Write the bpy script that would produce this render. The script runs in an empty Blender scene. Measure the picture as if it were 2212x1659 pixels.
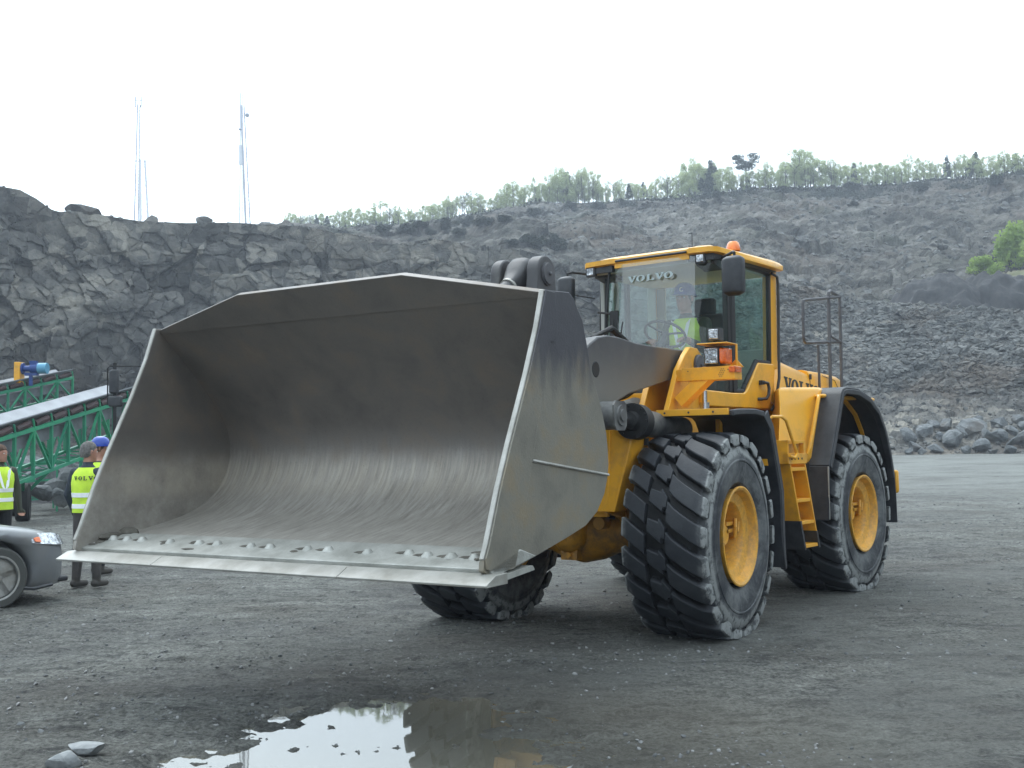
import bpy, bmesh, math, random
import numpy as np
from mathutils import Vector, Matrix, Euler
random.seed(7)
SC = bpy.context.scene
COL = SC.collection
PI = math.pi

# ---------------------------------------------------------------- camera
F_PX, PITCH, ROLL, EYE = 2390.64/2212.0, 0.0581186, 0.014306, 1.58941
cd = bpy.data.cameras.new('camera'); cam = bpy.data.objects.new('camera', cd); COL.objects.link(cam)
cd.sensor_width = 36.0; cd.lens = 36.0*F_PX; cd.clip_start = 0.05; cd.clip_end = 5000
_f = Vector((0, math.cos(PITCH), math.sin(PITCH))); _r = Vector((1, 0, 0)); _u = _r.cross(_f)
_r2 = _r*math.cos(ROLL) - _u*math.sin(ROLL); _u2 = _r*math.sin(ROLL) + _u*math.cos(ROLL)
cam.matrix_world = Matrix(((_r2.x, _u2.x, -_f.x, 0), (_r2.y, _u2.y, -_f.y, 0), (_r2.z, _u2.z, -_f.z, EYE), (0, 0, 0, 1)))
SC.camera = cam

# ---------------------------------------------------------------- world: overcast sky, brightest round the veiled sun
SUN_EL, SUN_AZ = math.radians(60), math.radians(-25)      # azimuth measured from +Y towards +X
sun_dir = Vector((math.sin(SUN_AZ)*math.cos(SUN_EL), math.cos(SUN_AZ)*math.cos(SUN_EL), math.sin(SUN_EL)))
W = bpy.data.worlds.new('World'); SC.world = W; W.use_nodes = True
nt = W.node_tree; nt.nodes.clear(); N = nt.nodes.new; L = nt.links.new
wo = N('ShaderNodeOutputWorld'); bg = N('ShaderNodeBackground'); L(bg.outputs[0], wo.inputs[0])
sky = N('ShaderNodeTexSky'); sky.sky_type = 'NISHITA'; sky.sun_disc = False
sky.sun_elevation = SUN_EL; sky.sun_rotation = SUN_AZ; sky.dust_density = 3.0; sky.air_density = 1.0
tc = N('ShaderNodeTexCoord')
dt = N('ShaderNodeVectorMath'); dt.operation = 'DOT_PRODUCT'; L(tc.outputs['Generated'], dt.inputs[0]); dt.inputs[1].default_value = sun_dir
mr = N('ShaderNodeMapRange'); L(dt.outputs['Value'], mr.inputs[0]); mr.inputs[1].default_value = -0.2; mr.inputs[2].default_value = 1.0
mr.inputs[3].default_value = 0.0; mr.inputs[4].default_value = 1.0
pw = N('ShaderNodeMath'); pw.operation = 'POWER'; L(mr.outputs[0], pw.inputs[0]); pw.inputs[1].default_value = 3.2
mp = N('ShaderNodeMapping'); L(tc.outputs['Generated'], mp.inputs[0]); mp.inputs['Scale'].default_value = (1.2, 1.2, 3.2)
nz = N('ShaderNodeTexNoise'); L(mp.outputs[0], nz.inputs[0]); nz.inputs['Scale'].default_value = 1.5; nz.inputs['Detail'].default_value = 5; nz.inputs['Roughness'].default_value = .55
cl = N('ShaderNodeMapRange'); L(nz.outputs[0], cl.inputs[0]); cl.inputs[1].default_value = .35; cl.inputs[2].default_value = .65
cl.inputs[3].default_value = .58; cl.inputs[4].default_value = 1.18
ma = N('ShaderNodeMath'); ma.operation = 'MULTIPLY_ADD'; L(pw.outputs[0], ma.inputs[0]); ma.inputs[1].default_value = 1.25; ma.inputs[2].default_value = 1.12
mm = N('ShaderNodeMath'); mm.operation = 'MULTIPLY'; L(ma.outputs[0], mm.inputs[0]); L(cl.outputs[0], mm.inputs[1])
cc = N('ShaderNodeVectorMath'); cc.operation = 'SCALE'; cc.inputs[0].default_value = (8.35, 9.65, 10.5); L(mm.outputs[0], cc.inputs['Scale'])
mx = N('ShaderNodeMix'); mx.data_type = 'RGBA'; mx.inputs[0].default_value = 0.93
L(sky.outputs[0], mx.inputs[6]); L(cc.outputs[0], mx.inputs[7]); L(mx.outputs[2], bg.inputs[0]); bg.inputs[1].default_value = 0.11
sl = bpy.data.lights.new('sun', 'SUN'); sl.energy = 0.7; sl.angle = math.radians(30); sl.color = (1, .97, .92)
so = bpy.data.objects.new('sun', sl); COL.objects.link(so); so.rotation_euler = sun_dir.to_track_quat('Z', 'Y').to_euler()
SC.view_settings.view_transform = 'Standard'; SC.view_settings.look = 'None'; SC.view_settings.exposure = 0.62; SC.view_settings.gamma = 1.0

# ---------------------------------------------------------------- pixel rays (pixels of the 2212 x 1659 view)
def ray(px, py):
    f = 2390.64; xr = px-1106; yr = py-829.5
    X = xr*math.cos(ROLL)-yr*math.sin(ROLL); Y = xr*math.sin(ROLL)+yr*math.cos(ROLL)
    return np.array([X, f*math.cos(PITCH)+Y*math.sin(PITCH), f*math.sin(PITCH)-Y*math.cos(PITCH)])
def azel(px, py):
    v = ray(px, py); return math.atan2(v[0], v[1]), v[2]/math.hypot(v[0], v[1])
def at(px, py, D):                      # world point at horizontal distance D along the ray
    a, e = azel(px, py); return Vector((D*math.sin(a), D*math.cos(a), EYE+D*e))

# ---------------------------------------------------------------- materials
def mat(name, base, rough=.6, metal=0.0, var=None, vscale=3.0, bump=0.0, bscale=40.0, spec=.5, coat=0.0, stretch=(1, 1, 1), detail=6, vlo=.35, vhi=.65):
    m = bpy.data.materials.new(name); m.use_nodes = True; t = m.node_tree; b = t.nodes['Principled BSDF']
    b.inputs['Base Color'].default_value = (*base, 1); b.inputs['Roughness'].default_value = rough; b.inputs['Metallic'].default_value = metal
    b.inputs['Specular IOR Level'].default_value = spec; b.inputs['Coat Weight'].default_value = coat
    c = t.nodes.new('ShaderNodeTexCoord'); mpn = t.nodes.new('ShaderNodeMapping'); t.links.new(c.outputs['Object'], mpn.inputs[0]); mpn.inputs['Scale'].default_value = stretch
    if var:
        n = t.nodes.new('ShaderNodeTexNoise'); n.inputs['Scale'].default_value = vscale; n.inputs['Detail'].default_value = detail; n.inputs['Roughness'].default_value = .62
        t.links.new(mpn.outputs[0], n.inputs[0])
        r = t.nodes.new('ShaderNodeMapRange'); r.inputs[1].default_value = vlo; r.inputs[2].default_value = vhi; t.links.new(n.outputs[0], r.inputs[0])
        x = t.nodes.new('ShaderNodeMix'); x.data_type = 'RGBA'; t.links.new(r.outputs[0], x.inputs[0])
        x.inputs[6].default_value = (*base, 1); x.inputs[7].default_value = (*var, 1); t.links.new(x.outputs[2], b.inputs['Base Color'])
    if bump:
        n2 = t.nodes.new('ShaderNodeTexNoise'); n2.inputs['Scale'].default_value = bscale; n2.inputs['Detail'].default_value = 5; t.links.new(mpn.outputs[0], n2.inputs[0])
        bp = t.nodes.new('ShaderNodeBump'); bp.inputs['Strength'].default_value = bump; bp.inputs['Distance'].default_value = .02
        t.links.new(n2.outputs[0], bp.inputs['Height']); t.links.new(bp.outputs[0], b.inputs['Normal'])
    return m
def nodes(m): return m.node_tree, m.node_tree.nodes['Principled BSDF']

def ramp(t, src, stops):
    r = t.nodes.new('ShaderNodeValToRGB'); t.links.new(src, r.inputs[0]); e = r.color_ramp.elements
    while len(e) > 1: e.remove(e[-1])
    e[0].position = stops[0][0]; e[0].color = (*stops[0][1], 1)
    for p, c in stops[1:]:
        q = e.new(p); q.color = (*c, 1)
    return r.outputs[0]
def noise(t, vec, scale, detail=6, rough=.6, dist=0):
    n = t.nodes.new('ShaderNodeTexNoise'); t.links.new(vec, n.inputs[0]); n.inputs['Scale'].default_value = scale
    n.inputs['Detail'].default_value = detail; n.inputs['Roughness'].default_value = rough; n.inputs['Distortion'].default_value = dist; return n.outputs[0]
def math2(t, op, a, b):
    n = t.nodes.new('ShaderNodeMath'); n.operation = op
    for i, v in enumerate((a, b)):
        if isinstance(v, (int, float)): n.inputs[i].default_value = v
        else: t.links.new(v, n.inputs[i])
    return n.outputs[0]
def mixc(t, fac, a, b):
    n = t.nodes.new('ShaderNodeMix'); n.data_type = 'RGBA'
    for i, v in ((0, fac), (6, a), (7, b)):
        if isinstance(v, (int, float)): n.inputs[i].default_value = v
        elif isinstance(v, tuple): n.inputs[i].default_value = (*v, 1)
        else: t.links.new(v, n.inputs[i])
    return n.outputs[2]
def sstep(t, src, lo, hi, a=0.0, b=1.0):
    n = t.nodes.new('ShaderNodeMapRange'); n.interpolation_type = 'SMOOTHSTEP'; t.links.new(src, n.inputs[0])
    for i, v in enumerate((lo, hi, a, b)): n.inputs[i+1].default_value = v
    return n.outputs[0]
def coords(t, out='Object', scale=(1, 1, 1), rot=(0, 0, 0)):
    c = t.nodes.new('ShaderNodeTexCoord'); m = t.nodes.new('ShaderNodeMapping'); t.links.new(c.outputs[out], m.inputs[0])
    m.inputs['Scale'].default_value = scale; m.inputs['Rotation'].default_value = rot; return m.outputs[0]
def bumpn(t, h, strength, dist, b):
    n = t.nodes.new('ShaderNodeBump'); n.inputs['Strength'].default_value = strength; n.inputs['Distance'].default_value = dist
    t.links.new(h, n.inputs['Height']); t.links.new(n.outputs[0], b.inputs['Normal']); return n
def sepz(t, vec, ch='Z'):
    s = t.nodes.new('ShaderNodeSeparateXYZ'); t.links.new(vec, s.inputs[0]); return s.outputs[ch]

M = {}
def yellow_mat():
    m = mat('yellow_paint', (.82, .43, .03), .33, coat=.15); t, b = nodes(m)
    v = coords(t); z = sepz(t, v)
    n1 = noise(t, v, 2.2, 8, .65); n2 = noise(t, v, 22, 5, .7)
    low = sstep(t, z, 1.5, .3, 0.0, .38)
    d = math2(t, 'ADD', math2(t, 'MULTIPLY', sstep(t, n1, .44, .66), .30), low)
    d = math2(t, 'MULTIPLY', d, sstep(t, n2, .3, .65, .35, 1.0))
    c = mixc(t, d, (.86, .415, .024), (.20, .15, .09)); t.links.new(c, b.inputs['Base Color'])
    t.links.new(math2(t, 'ADD', math2(t, 'MULTIPLY', d, .6), .30), b.inputs['Roughness'])
    return m
M['yellow'] = yellow_mat()
def greasy():
    m = mat('dirty_yellow_paint', (.6, .28, .02), .45); t, b = nodes(m); v = coords(t)
    n1 = noise(t, v, 3.5, 8, .7); d = sstep(t, n1, .42, .66, 0.05, .75)
    t.links.new(mixc(t, d, (.58, .27, .025), (.075, .05, .03)), b.inputs['Base Color']); return m
M['greasy'] = greasy()
def bucket_mat(name, outer):
    m = mat(name, (.2, .19, .16), .5, metal=.15); t, b = nodes(m); v = coords(t); z = sepz(t, v); x = sepz(t, v, 'X')
    n1 = noise(t, v, 2.4, 9, .62, .3); n2 = noise(t, coords(t, scale=(5, 5, 1.2)), 2.5, 6, .65); n3 = noise(t, v, 60, 3, .6)
    if outer:
        h = math2(t, 'ADD', z, math2(t, 'MULTIPLY', math2(t, 'SUBTRACT', n2, .5), .45))
        paint = sstep(t, h, 1.84, 2.20)
        worn = ramp(t, n1, [(.3, (.145, .135, .115)), (.5, (.215, .20, .165)), (.62, (.25, .205, .14)), (.75, (.32, .30, .25))])
        c = mixc(t, paint, worn, (.058, .056, .066))
    else:
        h = math2(t, 'ADD', z, math2(t, 'MULTIPLY', math2(t, 'SUBTRACT', n1, .5), .5))
        up = sstep(t, h, 1.25, 1.75)
        nf = noise(t, coords(t, scale=(1.2, 9, 1.2), rot=(0, 0, .35)), 4, 7, .7)
        worn = ramp(t, nf, [(.3, (.215, .196, .174)), (.5, (.312, .288, .256)), (.7, (.42, .395, .358))])
        dark = ramp(t, n1, [(.3, (.106, .097, .091)), (.5, (.150, .134, .121)), (.62, (.180, .150, .124)), (.75, (.210, .183, .155))])
        c = mixc(t, up, worn, dark)
        band = math2(t, 'MULTIPLY', sstep(t, z, 1.22, 1.36), sstep(t, z, 1.62, 1.44))
        c = mixc(t, math2(t, 'MULTIPLY', band, sstep(t, noise(t, coords(t, scale=(1, 14, .6)), 3, 6, .7), .35, .7, .15, .8)), c, (.46, .41, .34))
    c = mixc(t, math2(t, 'MULTIPLY', sstep(t, n3, .55, .8), .25), c, (.03, .03, .03))
    # scratches
    vo = t.nodes.new('ShaderNodeTexVoronoi'); vo.feature = 'DISTANCE_TO_EDGE'; t.links.new(coords(t, scale=(1, 1, 1), rot=(.3, .5, .2)), vo.inputs[0]); vo.inputs['Scale'].default_value = 3.3
    t.links.new(c, b.inputs['Base Color'])
    t.links.new(sstep(t, n1, .3, .7, .36, .60), b.inputs['Roughness'])
    bumpn(t, math2(t, 'ADD', math2(t, 'MULTIPLY', n3, .4), n1), .18, .02, b)
    return m
M['bucket_out'] = bucket_mat('worn_bucket_paint', True)
M['bucket_in'] = bucket_mat('worn_bucket_steel', False)
M['edge_steel'] = mat('scoured_edge_steel', (.46, .45, .42), .45, .3, var=(.30, .29, .26), vscale=5, bump=.15, bscale=50)
M['lip_steel'] = mat('muddy_lip_steel', (.46, .46, .43), .5, .25, var=(.29, .29, .265), vscale=4, bump=.25, bscale=45)
M['mud'] = mat('dried_mud', (.07, .065, .055), .9, var=(.13, .12, .10), vscale=9, bump=.6, bscale=30)
M['grey'] = mat('dark_grey_paint', (.062, .062, .072), .48, var=(.088, .086, .092), vscale=4, bump=.05)
def boom_mat():
    m = mat('dusty_grey_paint', (.05, .05, .06), .5); t, b = nodes(m); v = coords(t); z = sepz(t, v); x = sepz(t, v, 'X')
    n = noise(t, v, 3, 8, .65)
    k = math2(t, 'ADD', sstep(t, math2(t, 'ADD', z, math2(t, 'MULTIPLY', n, .5)), 2.75, 2.25), math2(t, 'MULTIPLY', sstep(t, n, .5, .75), .5))
    c = mixc(t, math2(t, 'MINIMUM', k, 1.0), (.062, .06, .064), (.155, .15, .135))
    rust = math2(t, 'MULTIPLY', math2(t, 'MULTIPLY', sstep(t, x, 1.7, 1.45), sstep(t, x, 1.1, 1.35)), sstep(t, n, .35, .6, .2, .7))
    t.links.new(mixc(t, rust, c, (.16, .095, .04)), b.inputs['Base Color']); bumpn(t, noise(t, v, 70, 3), .1, .01, b); return m
M['boom'] = boom_mat()
M['black'] = mat('black_plastic', (.020, .022, .028), .48, var=(.045, .047, .052), vscale=6, bump=.12, bscale=90)
M['rubber_trim'] = mat('black_rubber', (.012, .012, .013), .6)
M['seat'] = mat('dark_seat_fabric', (.03, .032, .038), .9)
M['chrome'] = mat('bright_steel', (.6, .6, .6), .18, 1.0)
M['cyl'] = mat('dusty_cylinder_paint', (.20, .20, .19), .5, .2, var=(.07, .07, .075), vscale=5, bump=.1)
M['lamp'] = None
M['cream'] = mat('cab_lining', (.42, .44, .42), .7)
M['white'] = mat('white_marking', (.75, .75, .72), .5)
M['frost'] = mat('frosted_lettering', (.33, .40, .40), .5)
M['ink'] = mat('dark_lettering', (.03, .032, .04), .5)
def lens():
    m = mat('clear_lamp_glass', (.66, .68, .70), .16, .8, var=(.34, .35, .37), vscale=20, bump=.5, bscale=28, vlo=.42, vhi=.58); return m
M['lens'] = lens()
M['amber'] = mat('amber_lens', (.85, .17, .01), .18, var=(.55, .08, .005), vscale=30, bump=.3, bscale=60, coat=.6)
M['orange'] = mat('orange_beacon_lens', (.80, .16, .02), .2, var=(.9, .3, .06), vscale=12, coat=.6)
M['red'] = mat('red_lens', (.45, .02, .01), .25, coat=.5)
def glass(name, tint, rough=.01, base_refl=0.0, dust=.0, ior=1.5):
    m = bpy.data.materials.new(name); m.use_nodes = True; t = m.node_tree; t.nodes.clear()
    o = t.nodes.new('ShaderNodeOutputMaterial'); tr = t.nodes.new('ShaderNodeBsdfTransparent'); tr.inputs[0].default_value = (*tint, 1)
    gl = t.nodes.new('ShaderNodeBsdfGlossy'); gl.inputs['Roughness'].default_value = rough
    lw = t.nodes.new('ShaderNodeLayerWeight'); fp = math2(t, 'POWER', lw.outputs['Facing'], 5.0)
    fr = t.nodes.new('ShaderNodeMath'); fr.operation = 'MULTIPLY_ADD'; t.links.new(fp, fr.inputs[0]); fr.inputs[1].default_value = .95; fr.inputs[2].default_value = .045
    ad = t.nodes.new('ShaderNodeMath'); ad.operation = 'ADD'; t.links.new(fr.outputs[0], ad.inputs[0]); ad.inputs[1].default_value = base_refl; ad.use_clamp = True
    x = t.nodes.new('ShaderNodeMixShader'); t.links.new(ad.outputs[0], x.inputs[0]); t.links.new(tr.outputs[0], x.inputs[1]); t.links.new(gl.outputs[0], x.inputs[2])
    df = t.nodes.new('ShaderNodeBsdfDiffuse'); df.inputs[0].default_value = (.45, .48, .48, 1)
    x2 = t.nodes.new('ShaderNodeMixShader'); x2.inputs[0].default_value = dust; t.links.new(x.outputs[0], x2.inputs[1]); t.links.new(df.outputs[0], x2.inputs[2])
    t.links.new(x2.outputs[0], o.inputs[0]); return m
M['windscreen'] = glass('windscreen_glass', (.86, .93, .91), .01, .105, .06)
M['glass'] = glass('tinted_window_glass', (.80, .91, .88), .01, .0, .010)
def rubber():
    m = mat('tyre_rubber', (.028, .030, .034), .62); t, b = nodes(m); v = coords(t)
    n = noise(t, v, 2.6, 9, .68, .6); n2 = noise(t, v, 14, 6, .65)
    r = t.nodes.new('ShaderNodeVectorMath'); r.operation = 'LENGTH'
    s = t.nodes.new('ShaderNodeSeparateXYZ'); t.links.new(v, s.inputs[0]); cb = t.nodes.new('ShaderNodeCombineXYZ')
    t.links.new(s.outputs['X'], cb.inputs[0]); t.links.new(s.outputs['Z'], cb.inputs[2]); t.links.new(cb.outputs[0], r.inputs[0]); R = r.outputs['Value']
    ay = math2(t, 'ABSOLUTE', s.outputs['Y'], 0)
    side = sstep(t, ay, .285, .325); ring = math2(t, 'MULTIPLY', sstep(t, R, .66, .70), sstep(t, ay, .325, .345))
    d = math2(t, 'MULTIPLY', sstep(t, n, .40, .62), side); d = math2(t, 'MULTIPLY', d, sstep(t, n2, .3, .6, .4, 1.0))
    d = math2(t, 'ADD', math2(t, 'MULTIPLY', d, .38), math2(t, 'MULTIPLY', ring, sstep(t, n2, .36, .56, .05, .95)))
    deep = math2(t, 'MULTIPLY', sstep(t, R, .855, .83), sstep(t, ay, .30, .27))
    tread = math2(t, 'MULTIPLY', sstep(t, n, .3, .7), .07)
    d = math2(t, 'MINIMUM', math2(t, 'ADD', d, tread), .9)
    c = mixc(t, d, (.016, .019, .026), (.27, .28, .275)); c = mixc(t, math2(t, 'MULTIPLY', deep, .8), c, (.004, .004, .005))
    t.links.new(c, b.inputs['Base Color']); bumpn(t, n2, .25, .02, b); return m
M['rubber'] = rubber()
M['rim'] = M['yellow']
M['dull_yellow'] = mat('dull_yellow_steel', (.80, .385, .024), .4, var=(.50, .25, .05), vscale=5, vlo=.5, vhi=.78)

def rock_mat(name, cols, sc, bs=1.0, green=False, dist=.5):
    m = mat(name, (.1, .1, .1), .88, spec=.25); t, b = nodes(m); v = coords(t)
    n1 = noise(t, coords(t, scale=(1, 1, 1.5)), .09*sc, 8, .62, .5); n2 = noise(t, v, 1.3*sc, 9, .7); vo = t.nodes.new('ShaderNodeTexVoronoi'); vo.feature = 'F1'
    t.links.new(v, vo.inputs[0]); vo.inputs['Scale'].default_value = .75*sc; vo.inputs['Randomness'].default_value = 1
    k = math2(t, 'ADD', math2(t, 'MULTIPLY', n1, .62), math2(t, 'MULTIPLY', n2, .38))
    k = math2(t, 'ADD', k, math2(t, 'MULTIPLY', math2(t, 'SUBTRACT', sepz(t, vo.outputs['Color'], 'X'), .5), .20))
    c = ramp(t, k, cols)
    br = noise(t, v, .07*sc, 5, .6); c = mixc(t, sstep(t, br, .50, .66, 0, .65), c, (.125, .10, .078))
    if green:
        gn = noise(t, v, .05, 6, .65); c = mixc(t, sstep(t, gn, .52, .66, 0, .6), c, (.052, .062, .038))
    t.links.new(c, b.inputs['Base Color'])
    n3 = noise(t, v, 3.2*sc, 9, .72)
    bumpn(t, math2(t, 'ADD', n2, math2(t, 'MULTIPLY', n3, .5)), .75, dist, b); return m
M['cliff'] = rock_mat('quarried_rock', [(.34, (.052, .051, .049)), (.44, (.100, .098, .092)), (.52, (.155, .150, .138)), (.60, (.225, .212, .185)), (.68, (.34, .315, .27))], 1.0)
M['hill'] = rock_mat('weathered_hillside_rock', [(.36, (.034, .032, .028)), (.44, (.072, .068, .060)), (.51, (.112, .107, .093)), (.58, (.16, .152, .133)), (.66, (.24, .23, .21))], .8, green=True, dist=1.0)
M['boulder'] = rock_mat('blasted_boulder_stone', [(.34, (.09, .10, .105)), (.5, (.18, .19, .195)), (.66, (.30, .31, .31))], 3.0, dist=.15)
M['slab'] = mat('pale_broken_stone', (.34, .35, .35), .85, var=(.20, .21, .215), vscale=8, bump=.5, bscale=30)
M['pebble'] = mat('loose_stone', (.10, .105, .108), .8, var=(.25, .25, .245), vscale=5, detail=2, vlo=.40, vhi=.60)
M['dark_gravel'] = mat('crushed_dark_gravel', (.024, .025, .028), .9, var=(.045, .045, .047), vscale=2, bump=.9, bscale=8)

# ---------------------------------------------------------------- mesh collector
class MB:
    def __init__(s): s.v = []; s.f = []; s.m = []; s.sm = []
    def add(s, vs, fs, mi=0, smooth=False):
        o = len(s.v); s.v += [tuple(map(float, p)) for p in vs]
        for f in fs: s.f.append([o+i for i in f]); s.m.append(mi); s.sm.append(smooth)
        return s
    def box(s, a, b, mi=0, M4=None):
        (x0, y0, z0), (x1, y1, z1) = a, b
        vs = [(x0, y0, z0), (x1, y0, z0), (x1, y1, z0), (x0, y1, z0), (x0, y0, z1), (x1, y0, z1), (x1, y1, z1), (x0, y1, z1)]
        if M4 is not None: vs = [M4 @ Vector(p) for p in vs]
        return s.add(vs, [(0, 3, 2, 1), (4, 5, 6, 7), (0, 1, 5, 4), (1, 2, 6, 5), (2, 3, 7, 6), (3, 0, 4, 7)], mi)
    def prism(s, poly, lo, hi, axis='y', mi=0):          # poly in the other two axes (x,z) / (y,z) / (x,y)
        n = len(poly)
        ar = sum(poly[i][0]*poly[(i+1) % n][1]-poly[(i+1) % n][0]*poly[i][1] for i in range(n))
        if ar < 0: poly = poly[::-1]
        g = {'y': lambda p, t: (p[0], t, p[1]), 'x': lambda p, t: (t, p[0], p[1]), 'z': lambda p, t: (p[0], p[1], t)}[axis]
        vs = [g(p, lo) for p in poly]+[g(p, hi) for p in poly]
        fs = [tuple(range(n)), tuple(range(2*n-1, n-1, -1))]+[(i, i+n, (i+1) % n+n, (i+1) % n) for i in range(n)]
        if axis == 'y': pass
        else: fs = [f[::-1] for f in fs]
        return s.add(vs, fs, mi)
    def strip(s, path, w0, w1, th, mi=0):                # bent sheet: path (x,z), spans y w0..w1, thickness th (outwards)
        n = len(path); nr = []
        for i in range(n):
            a = path[max(i-1, 0)]; b = path[min(i+1, n-1)]; d = Vector((b[0]-a[0], b[1]-a[1])).normalized(); nr.append((-d.y, d.x))
        vs = []
        for i, (x, z) in enumerate(path):
            x2, z2 = x+nr[i][0]*th, z+nr[i][1]*th
            vs += [(x, w0, z), (x, w1, z), (x2, w1, z2), (x2, w0, z2)]
        fs = [(0, 1, 2, 3), tuple(4*(n-1)+i for i in (3, 2, 1, 0))]
        for i in range(n-1):
            a = 4*i; b = a+4
            for k in range(4): fs.append((a+k, b+k, b+(k+1) % 4, a+(k+1) % 4))
        return s.add(vs, fs, mi, True)
    def tube(s, pts, r, seg=8, mi=0, cap=True, smooth=True):
        pts = [Vector(p) for p in pts]; n = len(pts); rs = r if isinstance(r, (list, tuple)) else [r]*n
        up = None; vs = []
        for i in range(n):
            d = (pts[min(i+1, n-1)]-pts[max(i-1, 0)]).normalized()
            if up is None: up = d.orthogonal().normalized()
            else: up = (up-d*up.dot(d)); up = up.normalized() if up.length > 1e-6 else d.orthogonal().normalized()
            w = d.cross(up)
            for k in range(seg):
                a = 2*PI*k/seg; vs.append(pts[i]+(up*math.cos(a)+w*math.sin(a))*rs[i])
        fs = [(i*seg+k, i*seg+(k+1) % seg, (i+1)*seg+(k+1) % seg, (i+1)*seg+k) for i in range(n-1) for k in range(seg)]
        s.add(vs, fs, mi, smooth)
        if cap:
            o = len(s.v)-len(vs); s.f.append([o+k for k in range(seg)][::-1]); s.f.append([o+(n-1)*seg+k for k in range(seg)]); s.m += [mi, mi]; s.sm += [False, False]
        return s
    def cyl(s, a, b, r, r2=None, seg=20, mi=0): return s.tube([a, b], [r, r if r2 is None else r2], seg, mi)
    def lathe(s, prof, c, ax='y', seg=48, mi=0, smooth=True):   # prof (offset along axis, radius)
        n = len(prof); vs = []
        for o, r in prof:
            for k in range(seg):
                a = 2*PI*k/seg
                p = (r*math.cos(a), o, r*math.sin(a)) if ax == 'y' else ((o, r*math.cos(a), r*math.sin(a)) if ax == 'x' else (r*math.cos(a), r*math.sin(a), o))
                vs.append((p[0]+c[0], p[1]+c[1], p[2]+c[2]))
        return s.add(vs, [(i*seg+k, (i+1)*seg+k, (i+1)*seg+(k+1) % seg, i*seg+(k+1) % seg) for i in range(n-1) for k in range(seg)], mi, smooth)
    def loft(s, rings, mi=0, smooth=True, caps=True):
        n = len(rings[0]); vs = [p for r in rings for p in r]
        fs = [(i*n+k, i*n+(k+1) % n, (i+1)*n+(k+1) % n, (i+1)*n+k) for i in range(len(rings)-1) for k in range(n)]
        if caps: fs += [tuple(range(n))[::-1], tuple((len(rings)-1)*n+k for k in range(n))]
        return s.add(vs, fs, mi, smooth)
    def ball(s, c, r, mi=0, u=14, v=9):
        r = r if isinstance(r, tuple) else (r, r, r)
        rings = [[(c[0]+r[0]*math.sin(PI*j/v)*math.cos(2*PI*k/u), c[1]+r[1]*math.sin(PI*j/v)*math.sin(2*PI*k/u), c[2]-r[2]*math.cos(PI*j/v)) for k in range(u)] for j in range(v+1)]
        return s.loft(rings, mi, True, False)
    def xf(s, M4):
        s.v = [tuple(M4 @ Vector(p)) for p in s.v]; return s
    def mesh(s, name):
        me = bpy.data.meshes.new(name); me.from_pydata(s.v, [], s.f)
        me.polygons.foreach_set('material_index', s.m); me.polygons.foreach_set('use_smooth', s.sm); me.update(); return me
    def build(s, name, mats, parent=None, bevel=0.0, yaw=None, loc=None, sharp=35, fix=True):
        me = s.mesh(name)
        for m in (mats if isinstance(mats, (list, tuple)) else [mats]): me.materials.append(M[m] if isinstance(m, str) else m)
        if fix:
            bm = bmesh.new(); bm.from_mesh(me); bmesh.ops.recalc_face_normals(bm, faces=bm.faces); bm.to_mesh(me); bm.free()
        o = bpy.data.objects.new(name, me); COL.objects.link(o)
        if parent is not None: o.parent = parent
        if yaw is not None: o.rotation_euler = (0, 0, yaw)
        if loc is not None: o.location = loc
        if bevel:
            b = o.modifiers.new('bevel', 'BEVEL'); b.width = bevel; b.segments = 2; b.limit_method = 'ANGLE'; b.angle_limit = math.radians(32)
            me.polygons.foreach_set('use_smooth', [True]*len(me.polygons)); me.set_sharp_from_angle(angle=math.radians(60))
        else:
            me.set_sharp_from_angle(angle=math.radians(sharp))
        return o
def tag(o, label=None, cat=None, group=None, kind=None):
    if label: o['label'] = label
    if cat: o['category'] = cat
    if group: o['group'] = group
    if kind: o['kind'] = kind
    return o
def empty(name, loc, rz=0.0):
    o = bpy.data.objects.new(name, None); COL.objects.link(o); o.location = loc; o.rotation_euler = (0, 0, rz); o.empty_display_size = .3; return o
def kids(o): return [c for c in bpy.data.objects if c.parent == o]
def copy_tree(o, parent=None):
    c = o.copy(); COL.objects.link(c)
    if parent is not None: c.parent = parent
    for ch in kids(o): copy_tree(ch, c)
    return c
def npmesh(name, V, Fc, mats, smooth=False, mi=None):
    me = bpy.data.meshes.new(name); V = np.asarray(V, dtype=np.float32); Fc = np.asarray(Fc, dtype=np.int32); k = Fc.shape[1]
    me.vertices.add(len(V)); me.vertices.foreach_set('co', V.ravel()); me.loops.add(Fc.size); me.loops.foreach_set('vertex_index', Fc.ravel())
    me.polygons.add(len(Fc)); me.polygons.foreach_set('loop_start', np.arange(0, Fc.size, k, dtype=np.int32)); me.polygons.foreach_set('loop_total', np.full(len(Fc), k, dtype=np.int32))
    me.polygons.foreach_set('use_smooth', np.full(len(Fc), smooth))
    if mi is not None: me.polygons.foreach_set('material_index', np.asarray(mi, dtype=np.int32))
    me.update(calc_edges=True)
    for m in mats: me.materials.append(M[m] if isinstance(m, str) else m)
    o = bpy.data.objects.new(name, me); COL.objects.link(o); return o
def grid_faces(nr, nc):
    i = np.arange(nr-1)[:, None]*nc+np.arange(nc-1)[None, :]; return np.stack([i, i+1, i+nc+1, i+nc], -1).reshape(-1, 4)

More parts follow.
